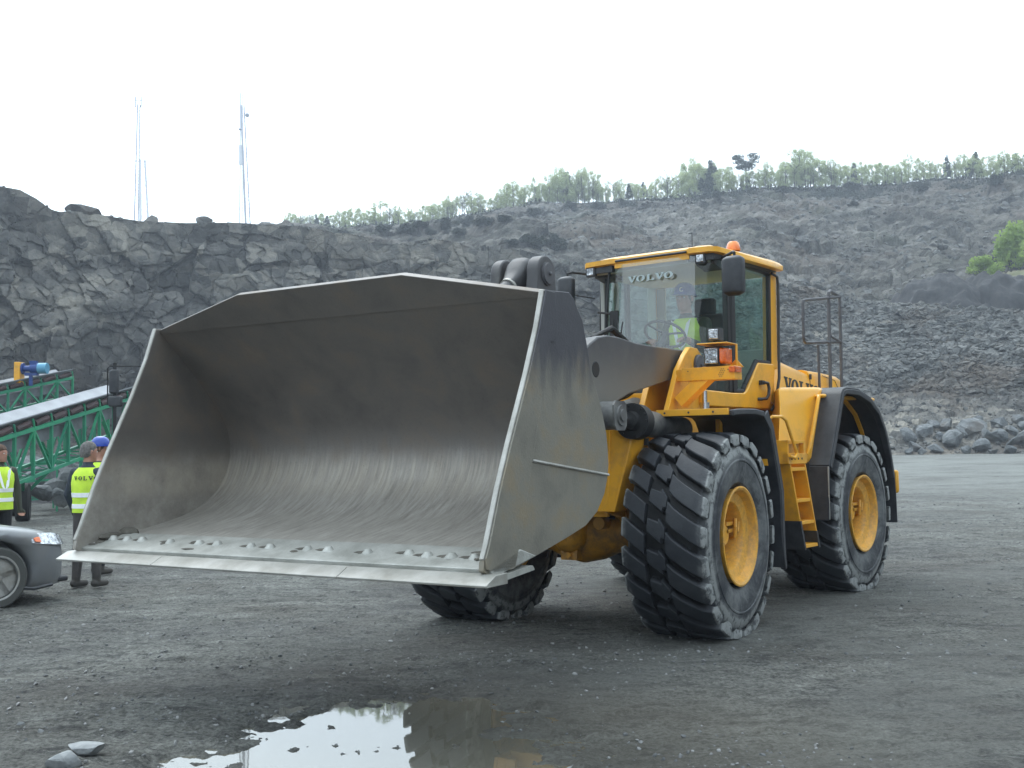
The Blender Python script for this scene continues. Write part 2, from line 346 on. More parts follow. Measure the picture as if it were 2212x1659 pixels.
# ---------------------------------------------------------------- numpy noise
def h3(ix, iy, iz, seed):
    n = (ix*374761393+iy*668265263+iz*2147483647+seed*974634777) & 0xffffffff
    n = ((n ^ (n >> 13))*1274126177) & 0xffffffff; n = (n ^ (n >> 16)); n = (n*2246822519) & 0xffffffff; n ^= n >> 15
    return (n & 0xffffff)/float(0xffffff)
def vnoise(P, seed=0):
    P = np.asarray(P, float); i = np.floor(P).astype(np.int64); f = P-i; f = f*f*(3-2*f); r = 0
    for dx in (0, 1):
        for dy in (0, 1):
            for dz in (0, 1):
                w = (f[..., 0] if dx else 1-f[..., 0])*(f[..., 1] if dy else 1-f[..., 1])*(f[..., 2] if dz else 1-f[..., 2])
                r = r+w*h3(i[..., 0]+dx, i[..., 1]+dy, i[..., 2]+dz, seed)
    return r*2-1
def fbm(P, seed=0, oct=4, g=.5):
    r = 0; a = 1; s = 0
    for o in range(oct): r = r+a*vnoise(P*(2.03**o), seed+o*17); s += a; a *= g
    return r/s
def facet(P, seed=0, tilt=.8):            # broken-rock noise: every cell is a tilted flat piece
    i = np.floor(P).astype(np.int64); best = np.full(P.shape[0], 9e9); val = np.zeros(P.shape[0]); sec = np.full(P.shape[0], 9e9)
    for dx in (-1, 0, 1):
        for dy in (-1, 0, 1):
            for dz in (-1, 0, 1):
                a, b, c = i[:, 0]+dx, i[:, 1]+dy, i[:, 2]+dz
                C = np.stack([a+h3(a, b, c, seed), b+h3(a, b, c, seed+1), c+h3(a, b, c, seed+2)], 1); d = P-C; q = (d*d).sum(1)
                n = np.stack([h3(a, b, c, seed+3), h3(a, b, c, seed+4), h3(a, b, c, seed+5)], 1)*2-1
                v = h3(a, b, c, seed+6)*2-1+tilt*(d*n).sum(1)*2
                k = q < best; sec = np.where(k, best, np.minimum(sec, q)); val = np.where(k, v, val); best = np.where(k, q, best)
    edge = np.clip((np.sqrt(sec)-np.sqrt(best))*4, 0, 1)
    return val, edge

# ================================================================ WHEEL LOADER
PIV = Vector((1.59538, 11.60645, 0))
YF = math.atan2(-.85006, -.52668); YR = math.atan2(-.79846, -.60205)
loader = empty('wheel_loader', PIV)
tag(loader, 'big yellow wheel loader with raised grey bucket standing on the quarry floor', 'wheel loader')
def part(name, mb, mats, fr, bevel=0.0, **k): return mb.build(name, mats, loader, bevel, yaw=YF if fr == 'F' else YR, **k)
def sub(name, mb, mats, parent, bevel=0.0, **k): return mb.build(name, mats, parent, bevel, **k)
def rotv(x, y, yaw): return Vector((x*math.cos(yaw)-y*math.sin(yaw), x*math.sin(yaw)+y*math.cos(yaw), 0))

# lettering (only the letters this scene needs)
def bez(n=26, rx=.5, ry=.5, cx=.5, cy=.5): return [(cx+rx*math.cos(2*PI*k/n), cy+ry*math.sin(2*PI*k/n)) for k in range(n)]
GV = [(0, 1), (.47, 1), (.47, .90), (.37, .90), (.58, .34), (.76, .90), (.66, .90), (.66, 1), (1.04, 1), (1.04, .90), (.95, .90), (.62, 0), (.44, 0), (.09, .90), (0, .90)]
GL = [(0, 1), (.52, 1), (.52, .90), (.38, .90), (.38, .11), (.70, .11), (.78, .36), (.88, .36), (.88, 0), (0, 0), (0, .10), (.12, .10), (.12, .90), (0, .90)]
def word(mb, text, org, ux, uy, h, depth=.004, wide=1.25, mi=0):      # org: lower left; ux reading direction, uy up (unit vectors)
    org = Vector(org); ux = Vector(ux).normalized(); uy = Vector(uy).normalized(); nrm = ux.cross(uy); x = 0
    def P(p, z): return org+ux*((p[0]*wide+x)*h)+uy*(p[1]*h)+nrm*z
    for ch in text:
        if ch == 'O':
            o = bez(); i = bez(rx=.22, ry=.40); n = len(o)
            vs = [P(p, 0) for p in o]+[P(p, 0) for p in i]+[P(p, depth) for p in o]+[P(p, depth) for p in i]
            fs = []
            for k in range(n):
                q = (k+1) % n; fs += [(2*n+k, 2*n+q, 3*n+q, 3*n+k), (k, q, 2*n+q, 2*n+k), (n+k, 3*n+k, 3*n+q, n+q)]
            mb.add(vs, fs, mi); x += 1.13*wide
        else:
            g = GV if ch == 'V' else GL; n = len(g)
            mb.add([P(p, 0) for p in g]+[P(p, depth) for p in g], [tuple(range(2*n-1, n-1, -1))]+[(k, (k+1) % n, n+(k+1) % n, n+k) for k in range(n)], mi)
            x += (1.0 if ch == 'V' else .95)*wide
    return mb

# ---- wheels
def tyre_obj():
    mb = MB()
    prof = [(-.27, .395), (-.335, .45), (-.362, .55), (-.358, .67), (-.335, .75), (-.295, .80), (-.2, .812), (0, .815), (.2, .812), (.295, .80), (.335, .75), (.358, .67), (.362, .55), (.335, .45), (.27, .395)]
    mb.lathe(prof, (0, 0, 0), 'y', 96)
    for s in (-1, 1): mb.lathe([(s*.357, .62), (s*.366, .628), (s*.366, .64), (s*.357, .65)], (0, 0, 0), 'y', 96)
    NP = 22; step = 2*PI/NP
    def patch(v0, v1, uc, hw, nv, shoulder):
        vs_ = [v0+(v1-v0)*k/(nv-1) for k in range(nv)]
        cols = []
        for v in vs_:
            rt = .876-.010*v*v-(.012 if abs(v) > .97 else 0)
            cols.append((v*.335, rt, .805-.01*abs(v), uc(v), hw(v)))
        if shoulder:
            s = 1 if v1 > 0 else -1
            add = [(s*.349, .850, .79, uc(s), hw(s)*.97), (s*.358, .825, .77, uc(s)-.03*s, hw(s)*.85), (s*.358, .785, .75, uc(s)-.06*s, hw(s)*.55)]
            cols = cols+add if s > 0 else add[::-1]+cols
        out = []
        for y, rt, rb, u, h in cols:
            ring = []
            for t, r, gg in ((-1, rb, 1.10), (-1, rt-.006, 1.0), (-.88, rt, 1.0), (0, rt+.001, 1.0), (.88, rt, 1.0), (1, rt-.006, 1.0), (1, rb, 1.10)):
                ring.append((u+t*h*gg, y, r))
            out.append(ring)
        return out
    pats = [patch(.14, 1.0, lambda v: -.80*((max(v, .14)-.14)/.86)**.8, lambda v: .335, 7, True),
            patch(-1.0, -.42, lambda v: .50-.56*((v+1)/.58), lambda v: .315, 5, True),
            patch(-.34, .02, lambda v: .56-.26*((v+.34)/.36), lambda v: .22+.10*((v+.34)/.36), 3, False),
            patch(-.05, .115, lambda v: .46-.16*((v+.05)/.165), lambda v: .32-.14*((v+.05)/.165), 3, False)]
    for i in range(NP):
        for rings in pats:
            R = []
            for ring in rings:
                rr = []
                for u, y, r in ring:
                    th = (u+i)*step; rr.append((r*math.cos(th), y, r*math.sin(th)))
                R.append(rr)
            mb.loft(R, 0, False, True)
    # weight on the contact patch
    nv = []
    for x, y, z in mb.v:
        if z < -.70: 
            k = (-.70-z)/.18; y *= 1+.05*k
        nv.append((x, y, max(z, -.828+.0*x)))
    mb.v = nv
    return mb
def rim_mb():
    mb = MB()
    mb.lathe([(.27, .392), (.31, .398), (.335, .415), (.352, .418), (.356, .405), (.345, .385), (.31, .372), (.285, .36), (.275, .33), (.262, .285), (.24, .272), (.15, .262), (.06, .262), (.045, .24), (.04, .0)], (0, 0, 0), 'y', 64)
    mb.lathe([(-.30, .40), (-.33, .41), (-.335, .38), (-.2, .36), (-.1, .36), (-.1, 0)], (0, 0, 0), 'y', 48)
    return mb
def hub_mb():
    mb = MB()
    mb.lathe([(.03, .235), (.09, .232), (.10, .22), (.105, .15), (.13, .12), (.13, .0)], (0, 0, 0), 'y', 48)
    mb.lathe([(.10, .085), (.19, .085), (.20, .075), (.20, 0)], (-.03, 0, 0), 'y', 32)
    for k in range(18):
        a = 2*PI*k/18; mb.cyl((.205*math.cos(a), .09, .205*math.sin(a)), (.205*math.cos(a), .115, .205*math.sin(a)), .014, seg=6)
    for sz in (.015, .075): mb.box((-.27, .10, sz), (-.06, .20, sz+.03))
    mb.tube([(-.26, .16, -.04), (-.20, .22, -.02), (-.19, .23, .06), (-.22, .22, .12), (-.27, .2, .13)], .016, 8)
    mb.tube([(-.30, .22, .08), (-.24, .24, .10), (-.22, .24, .02)], .010, 6)
    return mb
tyre_m = None
for fr, xa, side, nm in (('F', 1.775, 1, 0), ('R', -1.775, 1, 1), ('F', 1.775, -1, 2), ('R', -1.775, -1, 3)):
    yaw = YF if fr == 'F' else YR; p = rotv(xa, side*1.11, yaw); yy = yaw if side > 0 else yaw+PI
    if nm == 0:
        wheel = hub_mb().build('wheel', 'yellow', loader); rim = rim_mb().build('rim', 'rim', wheel)
        tyre = tyre_obj().build('tyre', 'rubber', wheel, sharp=30, fix=False)
        bm = bmesh.new(); bm.from_mesh(tyre.data); bmesh.ops.recalc_face_normals(bm, faces=bm.faces); bm.to_mesh(tyre.data); bm.free()
        w = wheel
    else: w = copy_tree(wheel, loader)
    w.location = (p.x, p.y, .829); w.rotation_euler = (0, 0, yy)
    w['label'] = ['front wheel nearest the camera with worn chevron tread', 'rear wheel under the black arch fender', 'far front wheel behind the bucket lip', 'far rear wheel mostly hidden under the machine'][nm]

# ---- front frame and axle
mb = MB()
for s in (1, -1):
    lo, hi = (.40, .46) if s > 0 else (-.46, -.40); yo = (.66, .71) if s > 0 else (-.71, -.66)
    tower = [(.98, 2.52), (.80, 2.52), (.66, 2.44), (.60, 2.30), (.62, 1.35), (2.0, 1.2), (1.86, 1.55), (1.64, 1.72), (1.50, 1.93), (1.27, 2.29), (1.10, 2.44)]
    mb.prism(tower, yo[0], yo[1]); mb.prism(tower, lo, hi)
    mb.box((.62, min(s*.46, s*.66), 1.35), (.66, max(s*.46, s*.66), 2.2))
    mb.prism([(2.42, 1.05), (2.36, 1.75), (2.18, 1.79), (.4, 1.6), (.3, .75), (1.6, .7), (2.2, 1.0)], *((.50, .545) if s > 0 else (-.545, -.50)))
    mb.add([(2.42, s*.40, 1.05), (2.42, s*.60, 1.05), (2.34, s*.76, 1.74), (2.34, s*.46, 1.74), (2.38, s*.40, 1.05), (2.38, s*.60, 1.05), (2.30, s*.76, 1.74), (2.30, s*.46, 1.74)],
           [(0, 1, 2, 3), (7, 6, 5, 4), (0, 4, 5, 1), (1, 5, 6, 2), (2, 6, 7, 3), (3, 7, 4, 0)])
    mb.add([(2.425, s*.575, 1.05), (2.425, s*.61, 1.05), (2.345, s*.765, 1.74), (2.345, s*.73, 1.74), (2.20, s*.575, 1.05), (2.20, s*.61, 1.05), (1.95, s*.765, 1.74), (1.95, s*.73, 1.74)],
           [(0, 1, 2, 3), (7, 6, 5, 4), (0, 4, 5, 1), (1, 5, 6, 2), (2, 6, 7, 3), (3, 7, 4, 0)])
mb.box((2.30, -.5, 1.0), (2.34, .5, 1.60)); mb.box((.5, -.5, 1.25), (2.3, .5, 1.29)); mb.box((.35, -.5, .75), (.42, .5, 1.7)); mb.box((.62, -.40, 1.7), (.68, .40, 2.1))
part('front_frame', mb, 'dull_yellow', 'F', .006)
mb = MB()
prof = [(-.85, .15), (-.55, .17), (-.34, .19), (-.20, .25), (0, .29), (.20, .25), (.34, .19), (.55, .17), (.85, .15)]
mb.loft([[(1.8+.95*r*math.cos(2*PI*k/28), y, .84+1.0*r*math.sin(2*PI*k/28)) for k in range(28)] for y, r in prof])
mb.ball((2.03, -.02, .84), (.20, .17, .19)); mb.cyl((2.0, .3, .93), (2.12, .3, .93), .055); mb.box((1.62, .30, .98), (2.10, .56, 1.07)); mb.box((1.62, -.56, .98), (2.10, -.30, 1.07))
mb.box((2.0, -.09, .60), (2.10, .07, .70)); mb.cyl((2.10, -.01, .645), (2.125, -.01, .645), .03, seg=6)
part('front_axle', mb, 'greasy', 'F')
mb = MB(); mb.tube([(2.36, -.1, 1.05), (2.46, .05, 1.04), (2.44, .22, 1.09), (2.30, .38, 1.02), (2.1, .44, .98)], .016, 8)
mb.cyl((2.40, .22, 1.07), (2.40, .22, 1.18), .05); mb.tube([(2.34, .3, 1.1), (2.42, .42, 1.14), (2.36, .5, 1.2)], .012, 6)
part('hydraulic_hose', mb, 'rubber_trim', 'F')
mb = MB(); mb.prism([(.5, .7), (.5, 1.5), (-.1, 1.35), (-.1, .75)], -.32, .32); mb.cyl((0, 0, .62), (0, 0, 1.6), .12); mb.prism([(.1, .72), (.1, 1.4), (-2.6, 1.5), (-3.1, 1.2), (-3.1, .8), (-2.4, .66)], -.46, .46)
part('rear_frame', mb, 'dull_yellow', 'R', .01)
mb = MB(); mb.cyl((-1.775, -.85, .83), (-1.775, .85, .83), .17, seg=24); mb.ball((-1.775, 0, .83), .3)
part('rear_axle', mb, 'greasy', 'R')

# ---- loader arms
boom = [(.90, 2.50), (1.55, 2.49), (1.97, 2.49), (2.30, 2.515), (2.52, 2.515), (2.70, 2.485), (2.86, 2.41), (3.0, 2.29), (3.30, 2.0), (3.9, 1.55), (4.35, 1.28), (4.50, 1.18), (4.47, 1.02), (4.30, .98), (3.7, 1.12), (3.1, 1.52), (2.78, 1.77), (2.62, 1.80), (2.56, 1.90), (2.42, 1.95), (2.14, 2.04), (1.64, 2.13), (1.02, 2.24), (.86, 2.30), (.80, 2.40)]
mb = MB()
for lo, hi in ((.495, .625), (-.625, -.495)): mb.prism(boom, lo, hi)
mb.cyl((3.35, -.5, 1.70), (3.35, .5, 1.70), .15, seg=28); mb.cyl((2.95, -.5, 1.95), (2.95, .5, 1.95), .12, seg=24)
for s in (-1, 1):
    mb.cyl((2.745, s*.49, 2.22), (2.745, s*.628, 2.22), .072, seg=28, mi=1); mb.cyl((.93, s*.47, 2.38), (.93, s*.655, 2.38), .10, seg=24)
arm = part('loader_arm', mb, ('boom', 'rubber_trim'), 'F', .012)
for s in (-1, 1):
    mb = MB(); mb.lathe([(.0, .105), (s*.02, .105), (s*.03, .095), (s*.032, 0)], (.80, s*.712, 2.355), 'y', 32)
    mb.cyl((.80, s*.74, 2.355), (.80, s*.765, 2.355), .016, seg=8); mb.tube([(.74, s*.75, 2.36), (.70, s*.77, 2.30), (.76, s*.75, 2.22)], .008, 6)
    sub('pivot_pin', mb, 'grey', arm)
mb = MB()
for s in (1, -1):
    y = s*.76
    c = MB(); a = Vector((2.35, y, 1.80)); b = Vector((1.35, y, 1.74))
    c.cyl(a, b, .112, seg=32); d = (a-b).normalized()
    cy = part('lift_cylinder', c, 'cyl', 'F')
    h = MB(); h.cyl(a-d*.10, a+d*.03, .150, seg=32); h.cyl(a+d*.03, a+d*.075, .085, .07, seg=24)
    for k in range(14):
        q = 2*PI*k/14; o = Vector((0, math.cos(q), math.sin(q)))*.13; h.cyl(a+d*.03+o, a+d*.045+o, .011, seg=6)
    h.cyl((2.10, y, 1.66), (2.10, y, 1.60), .022, seg=8)
    sub('cylinder_head', h, 'rubber_trim', cy)
    r = MB(); r.cyl(a+d*.05, a+d*.30, .042, seg=20); sub('piston_rod', r, 'chrome', cy)
    e = MB(); e.cyl((2.77, y-.075, 1.84), (2.77, y+.075, 1.84), .115, seg=28)
    e.lathe([(s*.09, .085), (s*.105, .08), (s*.105, .05), (s*.118, .048), (s*.118, 0)], (2.76, y, 1.84), 'y', 28); e.cyl((2.76, s*.60, 1.84), (2.76, y, 1.84), .07); e.box((2.62, y-.05, 1.79), (2.74, y+.05, 1.87))
    e.prism([(2.66+.0, 1.76), (2.70, 1.72), (2.84, 1.72), (2.875, 1.77), (2.885, 1.92), (2.85, 1.955), (2.70, 1.955), (2.665, 1.93)], *sorted((y+s*.076, y+s*.092)))
    sub('rod_eye', e, 'cyl', cy)
# bell crank, tilt link, tilt cylinder
mb = MB()
def lugpoly(cx, cz, r, base): return [(cx+r*math.cos(a), cz+r*math.sin(a)) for a in [math.radians(x) for x in range(-10, 200, 15)]]+base
lp = lugpoly(2.80, 3.04, .145, [(2.62, 2.55), (2.66, 2.2), (2.95, 2.1), (3.08, 2.4), (3.0, 2.7)])
mb.prism(lp, .10, .215); mb.prism(lp, -.255, -.16); mb.cyl((2.86, -.30, 2.15), (2.86, .30, 2.15), .16, seg=24)
mb.prism([(2.75, 2.3), (3.0, 2.3), (2.95, 1.6), (2.75, 1.5), (2.6, 1.7)], -.14, .10)
bc = part('bell_crank', mb, 'boom', 'F', .012)
mb = MB(); mb.lathe([(.0, .098), (.012, .098), (.014, .088), (.026, .086), (.028, 0)], (2.80, .215, 3.03), 'y', 32); mb.ball((2.80, .248, 3.03), (.018, .012, .018)); mb.cyl((2.80, -.27, 3.03), (2.80, .21, 3.03), .06)
mb.cyl((2.78, .216, 2.83), (2.78, .222, 2.83), .05, seg=24, mi=1)
sub('pivot_pin', mb, ('grey', 'rubber_trim'), bc)
A = Vector((2.80, -.03, 3.04)); B = Vector((4.55, -.03, 2.05)); d = (B-A).normalized()
mb = MB(); rings = []
side = Vector((0, 1, 0)); upv = d.cross(side)
for t, hy, hz in ((-.145, .085, .03), (-.11, .108, .10), (-.05, .115, .14), (.03, .115, .135), (.10, .105, .10), (.15, .085, .080), (.20, .070, .068), (.24, .066, .066)):
    c = A+d*t; rings.append([c+side*hy*math.copysign(abs(math.cos(q))**.6, math.cos(q))+upv*hz*math.copysign(abs(math.sin(q))**.6, math.sin(q)) for q in [2*PI*k/28 for k in range(28)]])
mb.loft(rings); mb.cyl(A+d*.24, B, .062, seg=24)
tl = part('tilt_link', mb, 'boom', 'F')
mb = MB(); mb.cyl(A+d*.235, A+d*.262, .074, seg=28); mb.ball(A+d*.25-upv*.078+side*-.02, .014); mb.ball(A+d*.25-upv*.078+side*.02, .014)
sub('pipe_clamp', mb, 'edge_steel', tl)
mb = MB(); mb.cyl((.7, 0, 1.95), (2.1, 0, 1.70), .13, seg=28); mb.cyl((2.1, 0, 1.70), (2.7, 0, 1.6), .06); mb.box((.45, -.1, 1.75), (.75, .1, 2.05))
part('tilt_cylinder', mb, 'cyl', 'F')
mb = MB()
mb.tube([(1.1, .30, 2.2), (1.6, .34, 2.05), (2.1, .3, 1.95), (2.45, .2, 1.95)], .022, 8); mb.tube([(1.1, .22, 2.2), (1.6, .22, 2.12), (2.1, .2, 2.0), (2.5, .1, 2.0)], .022, 8)
mb.tube([(1.15, -.1, 2.3), (1.35, -.12, 2.64), (1.0, -.1, 2.75), (.75, -.05, 2.62), (.7, 0, 2.2)], .032, 10)
part('hydraulic_hose', mb, 'rubber_trim', 'F')
mb = MB(); mb.cyl((2.30, .35, 1.99), (2.30, .35, 2.12), .026, seg=12); mb.cyl((2.30, .35, 2.02), (2.30, .35, 2.04), .04, seg=6); part('hose_fitting', mb, 'chrome', 'F'); mb = MB(); mb.cyl((1.02, .86, 1.90), (1.02, .86, 1.99), .045, seg=14); mb.cyl((1.02, .86, 1.99), (1.02, .86, 2.10), .025, seg=10)
part('hose_fitting', mb, 'chrome', 'F')

# ---- bucket
BW = 1.60
outer = [(5.303, 2.485), (5.01, 2.505), (4.955, 2.475), (4.90, 2.41), (4.85, 2.356), (4.798, 2.22), (4.748, 2.04), (4.66, 1.90), (4.60, 1.78), (4.561, 1.68), (4.542, 1.574), (4.538, 1.48), (4.555, 1.40), (4.601, 1.302), (4.70, 1.199), (4.852, 1.123), (5.093, 1.068), (5.606, .962), (5.90, .930), (5.965, .965), (5.955, 1.03), (5.918, 1.103), (5.81, 1.372), (5.697, 1.612), (5.503, 1.992), (5.379, 2.267)]
inner = [(5.70, 1.005), (5.587, 1.032), (5.40, 1.065), (5.20, 1.10), (5.0, 1.15), (4.85, 1.215), (4.74, 1.29), (4.66, 1.38), (4.61, 1.49), (4.59, 1.62), (4.62, 1.76), (4.71, 1.90), (4.81, 2.025), (4.945, 2.165), (5.10, 2.308), (5.268, 2.458)]
def smoothpath(P, k=4):
    out = []
    for i in range(len(P)-1):
        p0 = P[max(i-1, 0)]; p1 = P[i]; p2 = P[i+1]; p3 = P[min(i+2, len(P)-1)]
        for j in range(k):
            t = j/k; out.append(tuple(.5*((2*p1[a])+(-p0[a]+p2[a])*t+(2*p0[a]-5*p1[a]+4*p2[a]-p3[a])*t*t+(-p0[a]+3*p1[a]-3*p2[a]+p3[a])*t**3) for a in (0, 1)))
    return out+[P[-1]]
ip = smoothpath(inner)
mb = MB(); mb.strip(ip, -BW+.001, BW-.001, .03)
bucket = part('bucket', mb, 'bucket_in', 'F', fix=True)
bucket['label'] = 'huge worn steel bucket with bolted cutting edge'
for s in (1, -1):
    m_ = MB(); lo, hi = sorted((s*BW, s*(BW+.032))); m_.prism(outer, lo, hi)
    sub('side_plate', m_, 'bucket_out' if s > 0 else 'bucket_in', bucket, .004)
    # side cutter: doubled front edge plate
    f = [(5.303, 2.485), (5.379, 2.267), (5.503, 1.992), (5.697, 1.612), (5.81, 1.372), (5.918, 1.103), (5.955, 1.03), (5.95, .975), (5.86, .945), (5.68, .955), (5.651, 1.016), (5.571, 1.247), (5.479, 1.524), (5.383, 1.829), (5.262, 2.19), (5.19, 2.205), (5.18, 2.30), (5.20, 2.48)]
    m_ = MB(); lo, hi = sorted((s*(BW+.034), s*(BW+.046))); m_.prism(f, lo, hi); sub('side_cutter', m_, 'bucket_out', bucket, .003)
    e = [(5.311, 2.490), (5.387, 2.270), (5.511, 1.995), (5.705, 1.615), (5.818, 1.375), (5.926, 1.106), (5.965, 1.025)]
    m_ = MB(); lo, hi = sorted((s*(BW+.002), s*(BW+.033))); n = len(e)
    m_.prism(e+[(x-.03, z-.012) for x, z in e[::-1]], lo, hi)
    sub('edge_bar', m_, 'edge_steel', bucket, .005)
m_ = MB(); m_.tube([(4.552, BW+.036, 1.418), (5.0, BW+.037, 1.468), (5.47, BW+.036, 1.522)], .009, 6); sub('weld_seam', m_, 'edge_steel', bucket)
m_ = MB()
prof = [(-BW, 2.477, 5.275), (-.64, 2.632, 5.455), (.73, 2.636, 5.455), (BW, 2.477, 5.275)]
vs = []
for y, z, x in prof: vs += [(x, y, z), (x-.045, y, z+.012), (x-.33, y, z-.30 if z > 2.5 else z-.16), (x-.01, y, z-.06)]
vs2 = []
for y, z, x in prof:
    bx, bz = 5.268, 2.457
    vs2 += [(x, y, z), (x-.042, y, z+.022), (bx-.04, y, bz+.014), (bx+.001, y, bz-.006)]
m_.add(vs2, [(0, 1, 2, 3), (15, 14, 13, 12)]+[(4*i+k, 4*(i+1)+k, 4*(i+1)+(k+1) % 4, 4*i+(k+1) % 4) for i in range(3) for k in range(4)])
sub('spill_guard', m_, 'bucket_in', bucket, .003)
m_ = MB(); m_.prism([(5.60, 1.045), (5.62, 1.05), (5.92, .972), (5.90, .925), (5.45, 1.00)], -BW-.046, BW+.046)
sub('cutting_edge', m_, 'lip_steel', bucket, .006)
m_ = MB(); m_.prism([(5.52, .955), (5.50, .93), (5.98, .888), (6.03, .90), (5.97, .925), (5.90, .925)], -BW-.06, BW+.06)
sub('mounting_edge', m_, 'lip_steel', bucket)
for a, b in ((-1.70, -.78), (-.774, .72), (.726, 1.70)):
    m_ = MB(); m_.prism([(5.84, .944), (5.845, .952), (5.955, .948), (6.045, .904), (6.04, .892), (5.84, .894)], a, b); sub('edge_segment', m_, 'edge_steel', bucket, .003)
for y, x in [(-1.50, 5.74), (-1.36, 5.74), (-1.21, 5.74), (-.93, 5.75), (-.66, 5.75), (-.50, 5.75), (-.20, 5.76), (-.04, 5.76), (.26, 5.76), (.42, 5.76), (.72, 5.77), (1.00, 5.75), (1.14, 5.77), (1.30, 5.77), (1.45, 5.77)]:
    z = 1.045-(x-5.62)*.26
    m_ = MB(); rr = random.uniform(.024, .030); m_.lathe([(0, rr*1.5), (.010, rr*1.3), (.018, rr), (.030, rr*.72), (.034, 0)], (x, y, z-.004), 'z', 12)
    m_.ball((x-.03, y-.05, z), (.055, .075, .012), mi=1, u=8, v=5)
    sub('bolt', m_, ('lip_steel', 'mud'), bucket)
m_ = MB()
for k in range(14):
    y = random.choice((-1.56, 1.56, 1.45, -1.45, random.uniform(-1.2, 1.2))); x = random.uniform(5.62, 5.85)
    m_ = MB(); m_.ball((x, y+random.uniform(-.04, .04), 1.045-(x-5.62)*.26), (random.uniform(.02, .06), random.uniform(.02, .07), random.uniform(.006, .016)), u=7, v=5); sub('mud_clod', m_, 'mud', bucket)
for c_, r_ in (((5.60, -1.52, 1.05), (.05, .09, .04)), ((5.70, -1.56, 1.03), (.12, .05, .03)), ((5.6, 1.5, 1.05), (.06, .09, .03))): m_ = MB(); m_.ball(c_, r_, u=8, v=6); sub('mud_clod', m_, 'mud', bucket)
m_ = MB()
for s in (-1, 1):
    m_.prism([(4.60, 1.22), (4.56, 1.38), (4.545, 1.6), (4.56, 1.72), (4.40, 1.35), (4.30, 1.2), (4.35, 1.05), (4.5, 1.0), (5.0, 1.03), (4.9, 1.10)], *sorted((s*.45, s*.49))); m_.prism([(4.60, 1.22), (4.56, 1.38), (4.545, 1.6), (4.56, 1.72), (4.40, 1.35), (4.30, 1.2), (4.35, 1.05), (4.5, 1.0), (5.0, 1.03), (4.9, 1.10)], *sorted((s*.64, s*.68)))
    m_.prism([(4.60, 1.9), (4.45, 2.08), (4.52, 2.16), (4.72, 2.06)], *sorted((s*.10-.03, s*.14-.03)))
sub('hinge_bracket', m_, 'boom', bucket, .004)

